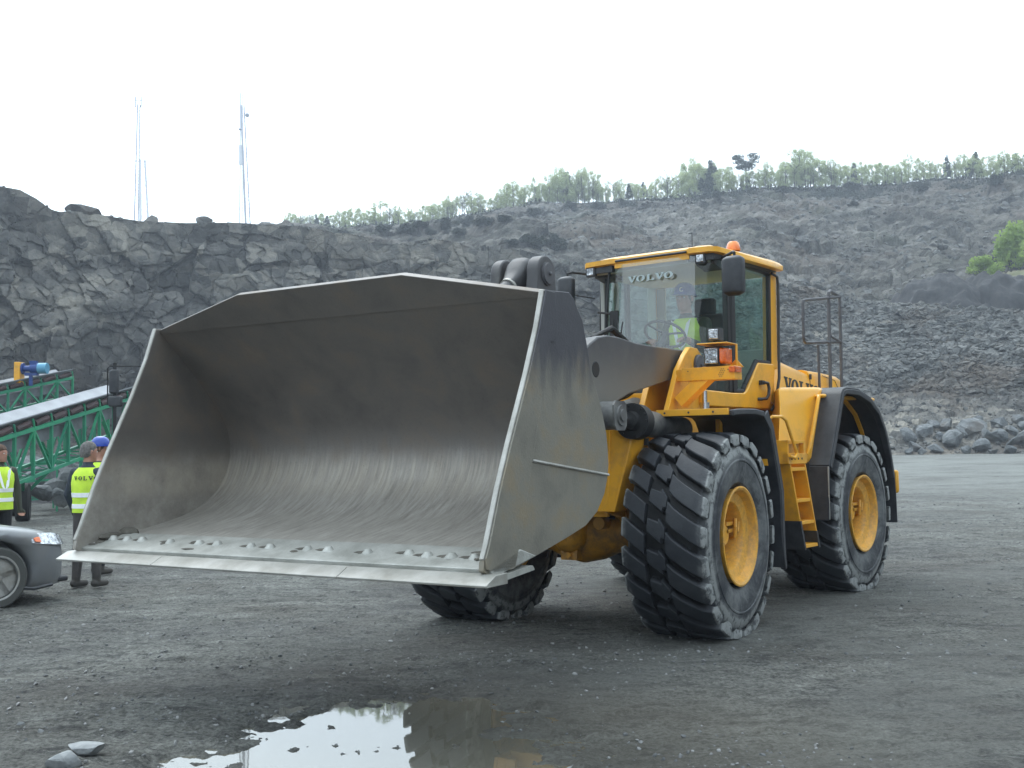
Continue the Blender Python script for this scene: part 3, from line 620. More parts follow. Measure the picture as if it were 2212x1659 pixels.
# ---- front fenders with lamp brackets
def lamp_box(w, h, dpt, housing_pad=.02):
    return None
for s in (1, -1):
    lab = 'left' if s > 0 else 'right'
    mb = MB()
    path = [(1.90, 1.855), (1.70, 1.87), (1.35, 1.875), (1.15, 1.86), (1.06, 1.82), (.99, 1.74), (.90, 1.53), (.80, 1.30), (.735, 1.15), (.725, .76), (.66, .46)]
    y0, y1 = sorted((s*.78, s*1.47)); mb.strip(path, y0, y1, .018 if s > 0 else .018)
    mb.strip([(x, z-.02) for x, z in path], *sorted((s*1.42, s*1.47)), -.05)
    mb.prism([(1.15, 1.84), (.99, 1.72), (.80, 1.30), (.735, 1.15), (.725, .76), (.70, .50), (.64, .50), (.66, .76), (.66, 1.17), (.72, 1.32), (.90, 1.76), (1.05, 1.90)], *sorted((s*1.455, s*1.475)))
    fd = part('front_fender', mb, 'black', 'F', .008)
    q = MB(); q.box((1.90, y0+.0, 1.845), (1.935, y1-.04, 1.90)); q.box((.95, y0, 1.876), (1.90, min(y1, y0+.62) if s > 0 else y1, 1.884)) if s > 0 else q.box((.95, y0+.07, 1.876), (1.90, y1, 1.884))
    for yy in (.86, 1.08, 1.30): q.cyl((1.934, s*yy, 1.872), (1.939, s*yy, 1.872), .010, seg=8, mi=1)
    sub('fender_bracket', q, ('dull_yellow', 'ink'), fd, .003)
    q = MB(); q.box((1.05, min(s*1.0, s*1.04), 1.30), (1.12, max(s*1.0, s*1.04), 1.86)); q.box((.85, min(s*.7, s*1.4), 1.40), (.9, max(s*.7, s*1.4), 1.46)); sub('fender_stay', q, 'dull_yellow', fd)
    # bracket carrying the head lamp
    mb = MB(); a, b = sorted((s*.80, s*1.30))
    mb.box((1.22, a, 2.175), (1.40, b, 2.29)); mb.tube([(1.35, s*.76, 1.98), (1.33, s*1.03, 2.22)], .078, 4); mb.box((1.22, min(s*.70, s*.81), 2.18), (1.30, max(s*.70, s*.81), 2.285))
    mb.box((1.16, min(s*.98, s*1.28), 2.29), (1.36, max(s*.98, s*1.28), 2.297)); mb.prism([(s*1.30, 2.29), (s*1.24, 2.36), (s*1.22, 2.36), (s*1.15, 2.29)], 1.16, 1.17, 'x')
    for k, (dy, dz) in enumerate([(0, 0), (.018, 0), (-.018, 0), (.009, .016), (-.009, .016), (.027, .016), (.009, -.016), (-.009, -.016), (-.027, -.016), (0, .032), (.018, .032), (.0, -.032), (-.018, -.032)]):
        mb.cyl((1.400, s*1.18+dy, 2.235+dz), (1.4025, s*1.18+dy, 2.235+dz), .0048, seg=8, mi=1)
    for dy in (.86, 1.24): mb.cyl((1.40, s*dy, 2.26), (1.4025, s*dy, 2.26), .006, seg=8, mi=1)
    br = part('lamp_bracket', mb, ('dull_yellow', 'ink'), 'F', .008)
    q = MB(); q.box((1.20, min(s*1.005, s*1.155), 2.30), (1.39, max(s*1.005, s*1.155), 2.475)); sub('lamp_housing', q, 'black', br, .02)
    q = MB(); q.box((1.385, min(s*1.02, s*1.142), 2.318), (1.398, max(s*1.02, s*1.142), 2.46)); sub('headlight', q, 'lens', br, .006)
    q = MB(); q.loft([[(1.22, s*1.158, 2.315), (1.22, s*1.215, 2.315), (1.22, s*1.215, 2.46), (1.22, s*1.158, 2.46)], [(1.37, s*1.158, 2.315), (1.37, s*1.215, 2.33), (1.37, s*1.215, 2.45), (1.37, s*1.158, 2.46)], [(1.40, s*1.16, 2.33), (1.392, s*1.20, 2.335), (1.392, s*1.20, 2.445), (1.40, s*1.16, 2.45)]], smooth=False)
    sub('indicator_lamp', q, 'amber', br, .008)
    q = MB(); q.box((1.401, min(s*1.252, s*1.315), 2.235), (1.42, max(s*1.252, s*1.315), 2.285)); q.box((1.26, min(s*1.30, s*1.315), 2.235), (1.42, max(s*1.30, s*1.315), 2.285)); sub('side_marker', q, 'amber', br, .004)
    q = MB(); pl = [(s*.97, 0), (s*1.245, 0), (s*1.27, .012), (s*1.27, .02), (s*1.245, .012), (s*.97, .012)]
    q.box((1.17, min(s*.965, s*1.25), 2.492), (1.44, max(s*.965, s*1.25), 2.502)); q.box((1.17, min(s*1.235, s*1.25), 2.30), (1.20, max(s*1.235, s*1.25), 2.50)); sub('lamp_guard', q, 'dull_yellow', br, .004)
    q = MB(); q.box((1.20, min(s*1.02, s*1.13), 2.535), (1.31, max(s*1.02, s*1.13), 2.645)); q.cyl((1.26, s*1.075, 2.50), (1.26, s*1.075, 2.54), .02, mi=0); q.box((1.311, min(s*1.032, s*1.118), 2.548), (1.318, max(s*1.032, s*1.118), 2.633), mi=1)
    sub('work_lamp', q, ('black', 'lens'), br, .01)

# ---- cab (rear frame)
YL, YRt = .83, -.68                 # left and right cab sides
mb = MB()   # lower cab shell, rear pillars, floor
mb.box((-1.0, YRt, 1.96), (.68, YL-.07, 2.04)); mb.box((-1.02, YRt, 2.04), (-.98, YL-.04, 2.45))
mb.prism([(-.98, 2.04), (.68, 2.04), (.70, 2.12), (-.98, 2.4)], YRt, YRt+.04)
mb.box((.66, YRt+.05, 2.0), (.70, YL-.08, 2.12))
for y0, y1 in ((YL-.10, YL-.005), (YRt, YRt+.09)):
    mb.prism([(-.90, 3.50), (-1.06, 3.50), (-1.03, 2.40), (-.86, 2.40)], y0, y1)
mb.box((-1.03, YRt, 3.42), (-.95, YL, 3.50))
cab = part('cab_body', mb, 'yellow', 'R', .012)
# door: yellow lower part, black frame, pane, handle
dp = [(.72, 2.125), (.10, 2.112), (-.16, 2.118), (-.215, 2.14), (-.26, 2.175), (-.50, 2.425), (-.54, 2.448), (-.90, 2.452), (-.93, 2.43), (-.935, 2.35), (-.80, 2.02), (-.74, 1.965), (.70, 1.965), (.72, 1.98)]
mb = MB(); mb.prism(dp, YL-.075, YL+.005)
door = part('cab_door', mb, 'yellow', 'R', .02)
q = MB(); q.tube([(-.535, YL+.005, 2.235), (-.545, YL+.055, 2.238), (-.62, YL+.06, 2.232), (-.645, YL+.06, 2.18), (-.63, YL+.06, 2.11), (-.585, YL+.055, 2.07), (-.50, YL+.04, 2.062), (-.48, YL+.005, 2.065)], .017, 10); q.box((-.57, YL+.004, 2.215), (-.515, YL+.045, 2.26)); sub('handle', q, 'black', door)
q = MB()     # black door frame and A pillar
fr_ = [(-.90, 3.43), (-.86, 2.46), (-.52, 2.46), (-.24, 2.20), (-.19, 2.14), (.04, 2.13), (.09, 3.47)]
for i in range(len(fr_)):
    a, b = fr_[i], fr_[(i+1) % len(fr_)]; q.tube([(a[0], YL-.03, a[1]), (b[0], YL-.03, b[1])], .028, 6)
q.box((-.02, YL-.06, 2.12), (.055, YL-.004, 3.47)); q.box((.068, YL-.07, 2.12), (.135, YL-.012, 3.47))
sub('door_frame', q, 'rubber_trim', door, .004)
mb = MB(); mb.prism([(-.87, 3.42), (-.84, 2.47), (-.52, 2.47), (-.20, 2.15), (.0, 2.15), (.04, 3.44)], YL-.032, YL-.026)
part('door_window', mb, 'glass', 'R')
# windscreen: three panes round the front
top = [(.10, YL-.02), (.30, .80), (.44, .76), (.50, .66), (.53, .30), (.52, -.16), (.46, -.34), (.34, -.45), (.14, -.60)]
bot = [(.12, YL-.02), (.42, .82), (.60, .79), (.68, .71), (.72, .30), (.71, -.16), (.64, -.36), (.48, -.47), (.18, -.62)]
zt, zb = 3.46, 2.13
def pane(i0, i1, rows=6):
    m_ = MB(); R = []
    for r in range(rows):
        t = r/(rows-1); R.append([(top[i][0]*(1-t)+bot[i][0]*t, top[i][1]*(1-t)+bot[i][1]*t, zt*(1-t)+zb*t) for i in range(i0, i1+1)])
    n = i1-i0+1; m_.add([p for r in R for p in r], [(a*n+k, a*n+k+1, (a+1)*n+k+1, (a+1)*n+k) for a in range(rows-1) for k in range(n-1)], 0, True); return m_
ws = part('windscreen', pane(3, 5), 'windscreen', 'R', fix=False)
ws['label'] = 'pale reflecting windscreen with frosted lettering'
part('corner_window', pane(0, 3), 'glass', 'R', fix=False); part('corner_window', pane(5, 8), 'glass', 'R', fix=False)
q = MB(); t = .145; px = lambda i: top[i][0]*(1-t)+bot[i][0]*t
word(q, 'VOLVO', (px(5)+.012, -.085, 3.255), (.06, 1, .0), (-.13, 0, 1), .066, .003, 1.62); sub('lettering', q, 'frost', ws)
mb = MB()
for y, x in ((YRt+.03, .16), (-.50, .30)): mb.tube([(x+.06, y, 2.1), (x-.02, y, 3.46)], .022, 6)
mb.tube([(.60, -.40, 2.1), (.46, -.36, 3.42)], .014, 8)
mb.box((-.95, YRt, 2.4), (-.9, YRt+.03, 3.46)); mb.box((-.42, YRt, 2.4), (-.36, YRt+.04, 3.46))
part('cab_pillar', mb, 'rubber_trim', 'R')
mb = MB(); mb.prism([(-.87, 3.42), (-.84, 2.42), (.12, 2.42), (.10, 3.44)], YRt+.010, YRt+.016); part('side_window', mb, 'glass', 'R')
mb = MB(); mb.box((-1.0, YRt+.1, 2.6), (-.994, YL-.12, 3.40)); part('rear_window', mb, 'glass', 'R')
# interior
mb = MB(); mb.box((-.93, YRt+.04, 3.40), (.44, YL-.06, 3.45)); mb.box((-.96, YRt+.04, 2.4), (-.93, YRt+.2, 3.4)); mb.box((-.15, YRt+.03, 2.4), (-.05, YRt+.06, 3.4)); mb.box((.10, YRt+.04, 2.3), (.20, YRt+.09, 3.42)); mb.box((-.96, YRt+.04, 2.05), (-.90, YL-.1, 2.62)); mb.box((-.855, YRt+.02, 2.4), (-.84, YRt+.13, 3.42))
part('cab_lining', mb, 'cream', 'R', .01)
mb = MB(); mb.box((-.70, -.12, 2.10), (-.22, .40, 2.42)); mb.box((-.78, -.08, 2.40), (-.64, .37, 3.02)); mb.box((-.76, .02, 3.02), (-.66, .26, 3.20)); mb.box((-.6, .42, 2.5), (-.2, .50, 2.56))
part('driver_seat', mb, 'seat', 'R', .04)
mb = MB(); mb.box((.30, -.12, 2.05), (.60, .42, 2.46)); mb.prism([(.30, 2.46), (.60, 2.40), (.56, 2.56), (.42, 2.58)], -.10, .36); mb.box((-.4, .48, 2.05), (.1, .66, 2.52)); mb.box((-.2, YRt+.08, 2.05), (.3, YRt+.3, 2.55))
part('dashboard', mb, 'grey', 'R', .02)
cw = Vector((.22, .15, 2.74)); nw = Vector((-.55, 0, .83)).normalized(); e1 = Vector((0, 1, 0)); e2 = nw.cross(e1)
mb = MB(); mb.tube([cw+(e1*math.cos(2*PI*k/32)+e2*math.sin(2*PI*k/32))*.215 for k in range(33)], .015, 8, cap=False)
for a in (0, 2.2, 4.1): mb.tube([cw, cw+(e1*math.cos(a)+e2*math.sin(a))*.21], .012, 6)
mb.ball(cw, (.045, .045, .03)); mb.tube([cw, (.42, .15, 2.45)], .03, 8)
part('steering_wheel', mb, 'black', 'R')
mb = MB(); mb.tube([(.60, -.33, 2.2), (.66, -.16, 2.50), (.60, -.12, 2.86)], .010, 6); mb.tube([(.66, -.34, 2.3), (.66, -.22, 2.60), (.59, -.24, 2.92)], .008, 6); mb.box((.585, -.28, 2.70), (.60, -.18, 2.98)); mb.tube([(.57, -.25, 2.95), (.60, -.42, 2.98)], .012, 6)
part('windscreen_wiper', mb, 'rubber_trim', 'R')
# roof
def roof_ring(z, g, drop=0):
    P = [(.50-g, .56), (.555-g, .62), (.56-g, .84-g), (.50-g, .905-g), (-.80, .915-g), (-1.07+g, .90-g), (-1.10+g, .86-g), (-1.10+g, -.62+g), (-1.05+g, -.68+g), (.20, -.70+g), (.46-g, -.66+g), (.53-g, -.60+g), (.54-g, -.27), (.50-g, -.22), (.49-g, .2)]
    return [(x, y, z+(.0 if True else 0)-.012*((y-.15)/.75)**2-drop*max(0, x-.2)*.12) for x, y in P]
mb = MB(); mb.loft([roof_ring(3.475, .03), roof_ring(3.485, 0), roof_ring(3.535, 0), roof_ring(3.565, .03, 1), roof_ring(3.60, .16, 1)], smooth=True)
roof = part('cab_roof', mb, 'yellow', 'R', sharp=50)
q = MB(); R0 = roof_ring(3.47, .05); q.loft([roof_ring(3.43, .12), R0], smooth=False)
for y0, y1 in ((.58, .86), (-.62, -.30)):
    q.prism([(.20, 3.44), (.50, 3.40), (.50, 3.475), (.20, 3.475)], y0, y1); q.prism([(.18, 3.34), (.36, 3.38), (.42, 3.44), (.18, 3.46)], y0+.02, y1-.06)
q.tube([(.53, .58, 3.50), (.53, -.24, 3.50)], .014, 8)
sub('roof_underside', q, 'black', roof, .004)
q = MB(); q.box((.50, -.26, 3.43), (.515, .60, 3.475)); sub('visor_strip', q, 'yellow', roof)
for y in (.72, -.56):
    q = MB(); q.box((.46, y-.055, 3.375), (.515, y+.055, 3.475)); q.box((.516, y-.040, 3.39), (.524, y+.040, 3.462), mi=1); sub('work_lamp', q, ('black', 'lens'), roof, .008)
q = MB(); q.lathe([(0, .070), (.010, .072), (.05, .067), (.08, .058), (.097, .042), (.10, 0)], (-.13, .77, 3.575), 'z', 24); sub('beacon', q, 'orange', roof)
q = MB(); q.tube([(.25, .5, 3.58), (.25, .5, 3.74)], .004, 5); sub('antenna', q, 'rubber_trim', roof)
mb = MB(); mb.tube([(-.90, YL+.01, 3.43), (-1.00, YL+.03, 3.40), (-1.02, YL+.03, 3.30), (-.985, YL+.03, 2.45), (-.945, YL+.045, 2.30), (-.86, YL+.03, 2.02), (-.82, YL+.0, 1.95)], .016, 8); mb.tube([(-.92, YL-.02, 3.30), (-.90, YL-.02, 2.44)], .01, 6)
part('grab_rail', mb, 'black', 'R')
# mirrors
for s, (x, y, zt_, zb_, w_) in ((1, (.92, 1.27, 3.33, 2.96, .205)), (-1, (.56, -.83, 3.40, 3.03, .185))):
    m_ = MB(); h = w_/2; R = []
    for z, g in ((zb_, .05), (zb_+.03, .0), (zt_-.03, .0), (zt_, .04)):
        R.append([(x+p[0], y+p[1], z) for p in ((.05-g*.5, -h+g), (.075-g, -h*.4), (.075-g, h*.4), (.05-g*.5, h-g), (-.035+g*.4, h-g), (-.035+g*.4, -h+g))])
    m_.loft(R, smooth=False); mr_ = part('mirror', m_, 'black', 'R', .014)
    q = MB(); yb = YL if s > 0 else YRt
    q.tube([(x-.02, y, zt_-.02), (x-.02, y, zt_+.035), (x-.06, y-.03*s, zt_+.05), (.30, yb+(.02*s), 3.44)], .014, 8); sub('mirror_arm', q, 'rubber_trim', mr_); q = MB(); q.tube([(x-.04, y, (zt_+zb_)/2), (.25, yb, (zt_+zb_)/2-.03)], .006, 6); sub('mirror_stay', q, 'rubber_trim', mr_)
    q = MB(); q.box((x-.045, y-h+.02, zb_+.03), (x-.038, y+h-.02, zt_-.03)); sub('mirror_glass', q, 'chrome', mr_)

# ---- rear body
def hoodring(x, z, w, zl=1.5): return [(x, -w, zl), (x, -w, z-.07), (x, -w+.03, z-.02), (x, -w+.09, z), (x, w-.09, z), (x, w-.03, z-.02), (x, w, z-.07), (x, w, zl)]
mb = MB(); mb.loft([hoodring(-1.05, 2.585, .75), hoodring(-1.26, 2.53, .75), hoodring(-2.10, 2.415, .75)], smooth=True)
hood = part('engine_hood', mb, 'yellow', 'R', sharp=40)
q = MB(); q.loft([hoodring(-2.104, 2.455, .745), hoodring(-2.64, 2.445, .745), hoodring(-3.02, 2.43, .74), hoodring(-3.22, 2.40, .72), hoodring(-3.36, 2.30, .68), hoodring(-3.44, 2.0, .66)], smooth=True); sub('tail_hood', q, 'yellow', hood, sharp=40)
q = MB(); word(q, 'VOLVO', (-1.36, .7505, 2.17), (-1, 0, -.08), (0, 0, 1), .175, .004, 1.15); sub('lettering', q, 'ink', hood)
q = MB(); q.tube([(-2.10, .752, 2.40), (-2.106, .752, 1.6)], .004, 5); q.box((-2.125, .75, 2.34), (-2.085, .765, 2.40)); q.tube([(-2.5, .747, 2.40), (-2.9, .742, 2.36), (-3.02, .742, 2.26)], .004, 5); sub('panel_gap', q, 'ink', hood)
mb = MB()      # side body / step tank
mb.loft([
    [(-.62, .80, 1.39), (-.14, 1.17, 1.39), (-.82, 1.225, 1.39), (-.95, 1.225, 1.39), (-.95, .80, 1.39)],
    [(-.60, .80, 1.45), (-.12, 1.20, 1.45), (-.82, 1.25, 1.45), (-.95, 1.25, 1.45), (-.95, .80, 1.45)],
    [(-.94, .80, 1.98), (-.42, 1.10, 1.98), (-1.08, 1.24, 1.98), (-1.2, 1.24, 1.98), (-1.1, .80, 1.98)],
    [(-.98, .80, 2.15), (-.49, 1.06, 2.15), (-1.14, 1.23, 2.17), (-1.3, 1.23, 2.17), (-1.2, .80, 2.15)],
    [(-1.0, .80, 2.18), (-.55, 1.05, 2.18), (-1.17, 1.19, 2.20), (-1.3, 1.19, 2.20), (-1.2, .80, 2.18)]], smooth=False)
mb.box((-2.7, .70, 2.08), (-1.1, 1.30, 2.12)); mb.box((-2.7, -1.30, 2.08), (-1.1, -.70, 2.12)); mb.prism([(-.1, 1.44), (-.5, 2.16), (-1.1, 2.16), (-.95, 1.44)], -1.30, -.75)
sb = part('side_body', mb, 'yellow', 'R', .022)
q = MB(); q.box((-.33, 1.345, 1.60), (.12, 1.40, 1.63)) ; q.box((-.33, 1.345, 1.44), (-.28, 1.40, 1.63)); q.box((-.33, 1.345, 1.40), (.12, 1.41, 1.50)); q.box((.08, 1.2, 1.40), (.12, 1.40, 1.63))
for x in (.05, -.03, -.11, -.2): q.cyl((x, 1.41, 1.45), (x, 1.416, 1.45), .012, seg=8, mi=1)
q.box((-.27, 1.335, 1.505), (.07, 1.36, 1.595), mi=2)
sub('step_box', q, ('dull_yellow', 'ink', 'greasy'), sb, .005)
mb = MB()     # ladder
def lx(z): return .08-(1.43-z)*.36
for dx, w_ in ((.0, .20), (-.36, .20)):
    mb.prism([(lx(1.42)+dx, 1.42), (lx(1.42)+dx-.025, 1.42), (lx(.56)+dx-.025, .56), (lx(.56)+dx, .56)], 1.14, 1.40)
mb.prism([(lx(1.42)-.40, 1.42), (lx(1.42)+.0, 1.42), (lx(1.42)+.0, 1.36), (lx(1.42)-.40, 1.36)], 1.14, 1.20)
mb.prism([(lx(1.40)-.02, 1.40), (lx(1.40)-.36, 1.40), (lx(.76)-.36, .76), (lx(.76)-.18, .76), (lx(1.35)-.18, 1.35), (lx(1.35)-.02, 1.35)], 1.13, 1.145)
lad = part('ladder', mb, ('dull_yellow'), 'R', .004)
for z in (1.33, 1.02, .80, .565):
    q = MB(); x = lx(z); q.box((x-.355, 1.20, z), (x-.03, 1.395, z+.035)); sub('step', q, 'dull_yellow', lad, .004)
q = MB()
for z in (.56, ): 
    q.prism([(lx(.84)+.004, .84), (lx(.84)-.03, .84), (lx(.55)-.03, .55), (lx(.55)+.004, .55)], 1.135, 1.405); q.prism([(lx(.72)-.355, .72), (lx(.72)-.39, .72), (lx(.55)-.39, .55), (lx(.55)-.355, .55)], 1.135, 1.405)
sub('ladder_foot', q, 'black', lad)
mb = MB(); mb.tube([(.40, 1.30, 1.80), (.36, 1.36, 1.855), (.24, 1.40, 1.855), (.18, 1.42, 1.82), (.02, 1.44, 1.54), (.0, 1.44, 1.50), (.05, 1.44, 1.46), (.12, 1.42, 1.48)], .016, 8)
part('hand_rail', mb, 'yellow', 'R')
mb = MB(); mb.tube([(-1.07, 1.22, 2.09), (-1.04, 1.27, 2.09), (-1.0, 1.275, 2.04), (-.72, 1.285, 1.56), (-.71, 1.27, 1.50), (-.76, 1.22, 1.50)], .021, 8)
part('hand_rail', mb, 'yellow', 'R')
# rear fenders
for s in (1, -1):
    mb = MB(); path = [(-.75, .81), (-.80, 1.36), (-.86, 1.45), (-1.20, 2.10), (-1.25, 2.15), (-1.35, 2.175), (-1.70, 2.17), (-2.08, 2.09), (-2.35, 1.96), (-2.55, 1.76), (-2.70, 1.50), (-2.81, 1.20), (-2.84, .95), (-2.85, .66)]
    y0, y1 = sorted((s*.80, s*1.46)); mb.strip(path[1:], *sorted((s*.80 if 0 else s*1.0, s*1.46)), -.02)
    mb.strip(path[1:12], *sorted((s*1.40, s*1.47)), .055)
    mb.strip([(-.75, .81), (-.805, 1.36)], y0, y1, -.02)
    mb.strip(path[3:12], *sorted((s*.70, s*1.02)), -.02)
    fd = part('rear_fender', mb, 'black', 'R', .008)
    q = MB(); q.strip([(x-.03 if x > -1.3 else x, z-.05) for x, z in path[4:11]], *sorted((s*1.16, s*1.20)), -.03); sub('fender_stay', q, 'dull_yellow', fd)
    q = MB(); q.box((-.765, min(s*1.452, s*1.462), .82), (-.755, max(s*1.452, s*1.462), 1.36)); sub('flap_edge', q, 'edge_steel', fd)
mb = MB(); mb.prism([(-.95, 1.44), (-.78, 1.40), (-.78, .82), (-.95, .75)], .55, 1.25); mb.prism([(-1.0, 2.08), (-2.9, 2.08), (-2.9, 1.0), (-1.0, 1.0)], .60, .70); part('inner_guard', mb, 'black', 'R')
mb = MB()
mb.tube([(-2.315, .78, 2.15), (-2.315, .78, 2.755)], .017, 8); mb.tube([(-1.884, .78, 2.80), (-1.884, .78, 3.20), (-1.90, .78, 3.235), (-1.94, .78, 3.25), (-3.06, .78, 3.40)], .018, 8)
mb.tube([(-1.884, .78, 2.82), (-1.90, .78, 2.775), (-1.93, .78, 2.755), (-3.04, .78, 2.84)], .018, 8)
mb.tube([(-2.66, .78, 2.15), (-2.69, .78, 3.36), (-2.70, .78, 3.41), (-2.76, .775, 3.44), (-3.06, .77, 3.41)], .022, 8); mb.tube([(-3.03, .78, 2.15), (-3.06, .78, 3.41)], .020, 8); mb.tube([(-2.68, .80, 2.88), (-3.04, .78, 2.84)], .016, 8)
part('guard_rail', mb, 'grey', 'R')
mb = MB(); mb.loft([hoodring(-3.1, 1.55, 1.25, .75), hoodring(-3.35, 1.52, 1.25, .78), hoodring(-3.55, 1.35, 1.1, .85)], smooth=False); part('counterweight', mb, 'yellow', 'R', .04)
mb = MB(); mb.box((-2.98, 1.20, 1.0), (-2.93, 1.46, 1.27)); tl_ = part('tail_lamp', mb, 'yellow', 'R', .03)
q = MB(); q.box((-3.0, 1.22, 1.02), (-2.99, 1.4, 1.22)); sub('lamp_lens', q, 'red', tl_)

# ================================================================ GROUND, PUDDLE
def ground_z(X, Y):
    D = np.hypot(X, Y); P = np.stack([X, Y, np.zeros_like(X)], -1)
    near = np.clip(1.4-D/60, 0, 1)
    z = .030*fbm(P*.45, 3, 3)+.024*near*fbm(P*np.array([1.5, 2.6, 1]), 11, 4)+.022*near*np.maximum(0, fbm(P*np.array([5., 8., 1]), 5, 4)+.02)*1.5+.010*near*fbm(P*21.0, 6, 2)+.028*near*np.maximum(0, fbm(P*np.array([2.2, 4.5, 1]), 25, 4)-.22)*4*.35
    d = ((X+.68)/1.15)**2+((Y-5.5)/1.9)**2
    ins = np.clip((1.7-d)/1.0, 0, 1); z = z*(1-.62*ins)-.058*np.clip(1.25-d, 0, 1)**.75*(1-.42*np.clip((X+.5)/.9, 0, 1))+ins*np.clip(1.6-ins*.6, 0, 1)*(.040*fbm(P*np.array([3.2, 2.0, 1]), 71, 3)+.066*fbm(P*9.0, 72, 4)*np.clip(.35+d*.6, 0, 1))
    t = np.clip((D-28)/50, 0, 1); z = z+.75*t*t*(3-2*t)
    machine = np.exp(-(((X-1.6)/3.5)**2+((Y-11.5)/3.5)**2)*.6)
    return z*(1-.55*machine)-.004
def build_ground():
    az = np.concatenate([np.linspace(-PI, math.radians(-30), 40)[:-1], np.linspace(math.radians(-30), math.radians(30), 640), np.linspace(math.radians(30), PI, 40)[1:]])
    r = np.concatenate([[.3, 1, 2, 3, 3.8], np.geomspace(4.4, 90, 560), np.geomspace(95, 3000, 20)])
    A, R = np.meshgrid(az, r); X = R*np.sin(A); Y = R*np.cos(A); Z = ground_z(X, Y)
    V = np.stack([X, Y, Z], -1).reshape(-1, 3); Fc = grid_faces(len(r), len(az))[:, ::-1]
    m = mat('wet_quarry_ground', (.07, .073, .074), .8, spec=.25); t, b = nodes(m); v = coords(t)
    n1 = noise(t, coords(t, scale=(.8, 1.3, 1)), .35, 8, .62, .4); n2 = noise(t, coords(t, scale=(1, 1.6, 1)), 2.3, 9, .68); n3 = noise(t, v, 34, 6, .75); n5 = noise(t, v, 8.5, 8, .75); tr_ = noise(t, coords(t, scale=(.22, 1.9, 1), rot=(0, 0, math.radians(-24))), 1.0, 4, .55)
    c = ramp(t, math2(t, 'ADD', math2(t, 'ADD', math2(t, 'MULTIPLY', n1, .36), math2(t, 'MULTIPLY', n2, .22)), math2(t, 'ADD', math2(t, 'MULTIPLY', n5, .26), math2(t, 'MULTIPLY', tr_, .16))), [(.42, (.072, .072, .068)), (.48, (.140, .142, .130)), (.53, (.195, .198, .182)), (.59, (.275, .28, .258))])
    sp = t.nodes.new('ShaderNodeTexVoronoi'); t.links.new(v, sp.inputs[0]); sp.inputs['Scale'].default_value = 24
    dots = math2(t, 'MULTIPLY', sstep(t, sp.outputs['Distance'], .30, .18), sstep(t, sepz(t, sp.outputs['Color'], 'X'), .72, .9, 0, .55))
    c = mixc(t, dots, c, (.22, .225, .22)); 
    c = mixc(t, sstep(t, noise(t, v, .5, 5, .6), .46, .64, 0, .55), c, (.098, .090, .078))
    dk = math2(t, 'MULTIPLY', sstep(t, noise(t, coords(t, scale=(1, 2.0, 1)), 3.2, 10, .85), .515, .565), .62); c = mixc(t, dk, c, (.028, .029, .031))
    fine = ramp(t, n3, [(.36, (.40, .40, .40)), (.5, (1, 1, 1)), (.64, (1.5, 1.5, 1.5))])
    mu = t.nodes.new('ShaderNodeMix'); mu.data_type = 'RGBA'; mu.blend_type = 'MULTIPLY'; mu.inputs[0].default_value = .8; t.links.new(c, mu.inputs[6]); t.links.new(fine, mu.inputs[7])
    # compacted wheel tracks and a pale patch painted as sky reflection on wet ground
    cur = mu.outputs[2]; trk = None
    for (cx_, cy_, r0) in ((24, -9, 27.0), (24, -9, 29.3), (-16, 2, 20.5), (-16, 2, 22.7), (40, 4, 34.0)):
        dn = t.nodes.new('ShaderNodeVectorMath'); dn.operation = 'DISTANCE'; t.links.new(v, dn.inputs[0]); dn.inputs[1].default_value = (cx_, cy_, 0)
        q_ = math2(t, 'ABSOLUTE', math2(t, 'ADD', math2(t, 'SUBTRACT', dn.outputs['Value'], r0), math2(t, 'MULTIPLY', n1, .8)), 0); w_ = sstep(t, q_, .75, .40)
        trk = w_ if trk is None else math2(t, 'MAXIMUM', trk, w_)
    trk = math2(t, 'MULTIPLY', trk, sstep(t, n2, .3, .6, .3, 1.0)); cur = mixc(t, math2(t, 'MULTIPLY', trk, .42), cur, (.165, .170, .158))
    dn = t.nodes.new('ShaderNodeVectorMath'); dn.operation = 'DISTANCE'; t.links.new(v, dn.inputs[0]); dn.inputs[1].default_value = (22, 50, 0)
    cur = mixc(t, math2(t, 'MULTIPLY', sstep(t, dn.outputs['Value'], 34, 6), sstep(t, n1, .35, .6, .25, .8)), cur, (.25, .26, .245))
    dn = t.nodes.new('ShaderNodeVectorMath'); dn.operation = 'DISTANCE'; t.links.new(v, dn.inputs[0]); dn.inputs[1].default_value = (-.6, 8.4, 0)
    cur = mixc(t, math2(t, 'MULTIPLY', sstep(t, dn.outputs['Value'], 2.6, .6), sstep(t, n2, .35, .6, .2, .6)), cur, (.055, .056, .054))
    # brownish mud round the puddle
    px = t.nodes.new('ShaderNodeVectorMath'); px.operation = 'DISTANCE'; t.links.new(v, px.inputs[0]); px.inputs[1].default_value = (.6, 5.9, 0)
    c2 = mixc(t, math2(t, 'MULTIPLY', sstep(t, px.outputs['Value'], 2.0, .7), .5), cur, (.125, .115, .092))
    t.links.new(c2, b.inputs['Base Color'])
    t.links.new(sstep(t, n1, .4, .62, .68, .92), b.inputs['Roughness'])
    bumpn(t, math2(t, 'ADD', math2(t, 'MULTIPLY', n5, .9), math2(t, 'MULTIPLY', n3, .55)), 1.0, .05, b)
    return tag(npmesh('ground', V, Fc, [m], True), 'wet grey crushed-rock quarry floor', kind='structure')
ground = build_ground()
mw = mat('muddy_water', (.12, .114, .092), .02, spec=.9); t, b = nodes(mw); b.inputs['IOR'].default_value = 1.38
bumpn(t, noise(t, coords(t), 5, 3), .015, .01, b)
mb = MB(); mb.add([(-.5+2.3*math.cos(a), 5.6+2.6*math.sin(a), 0) for a in [2*PI*k/40 for k in range(40)]], [tuple(range(40))])
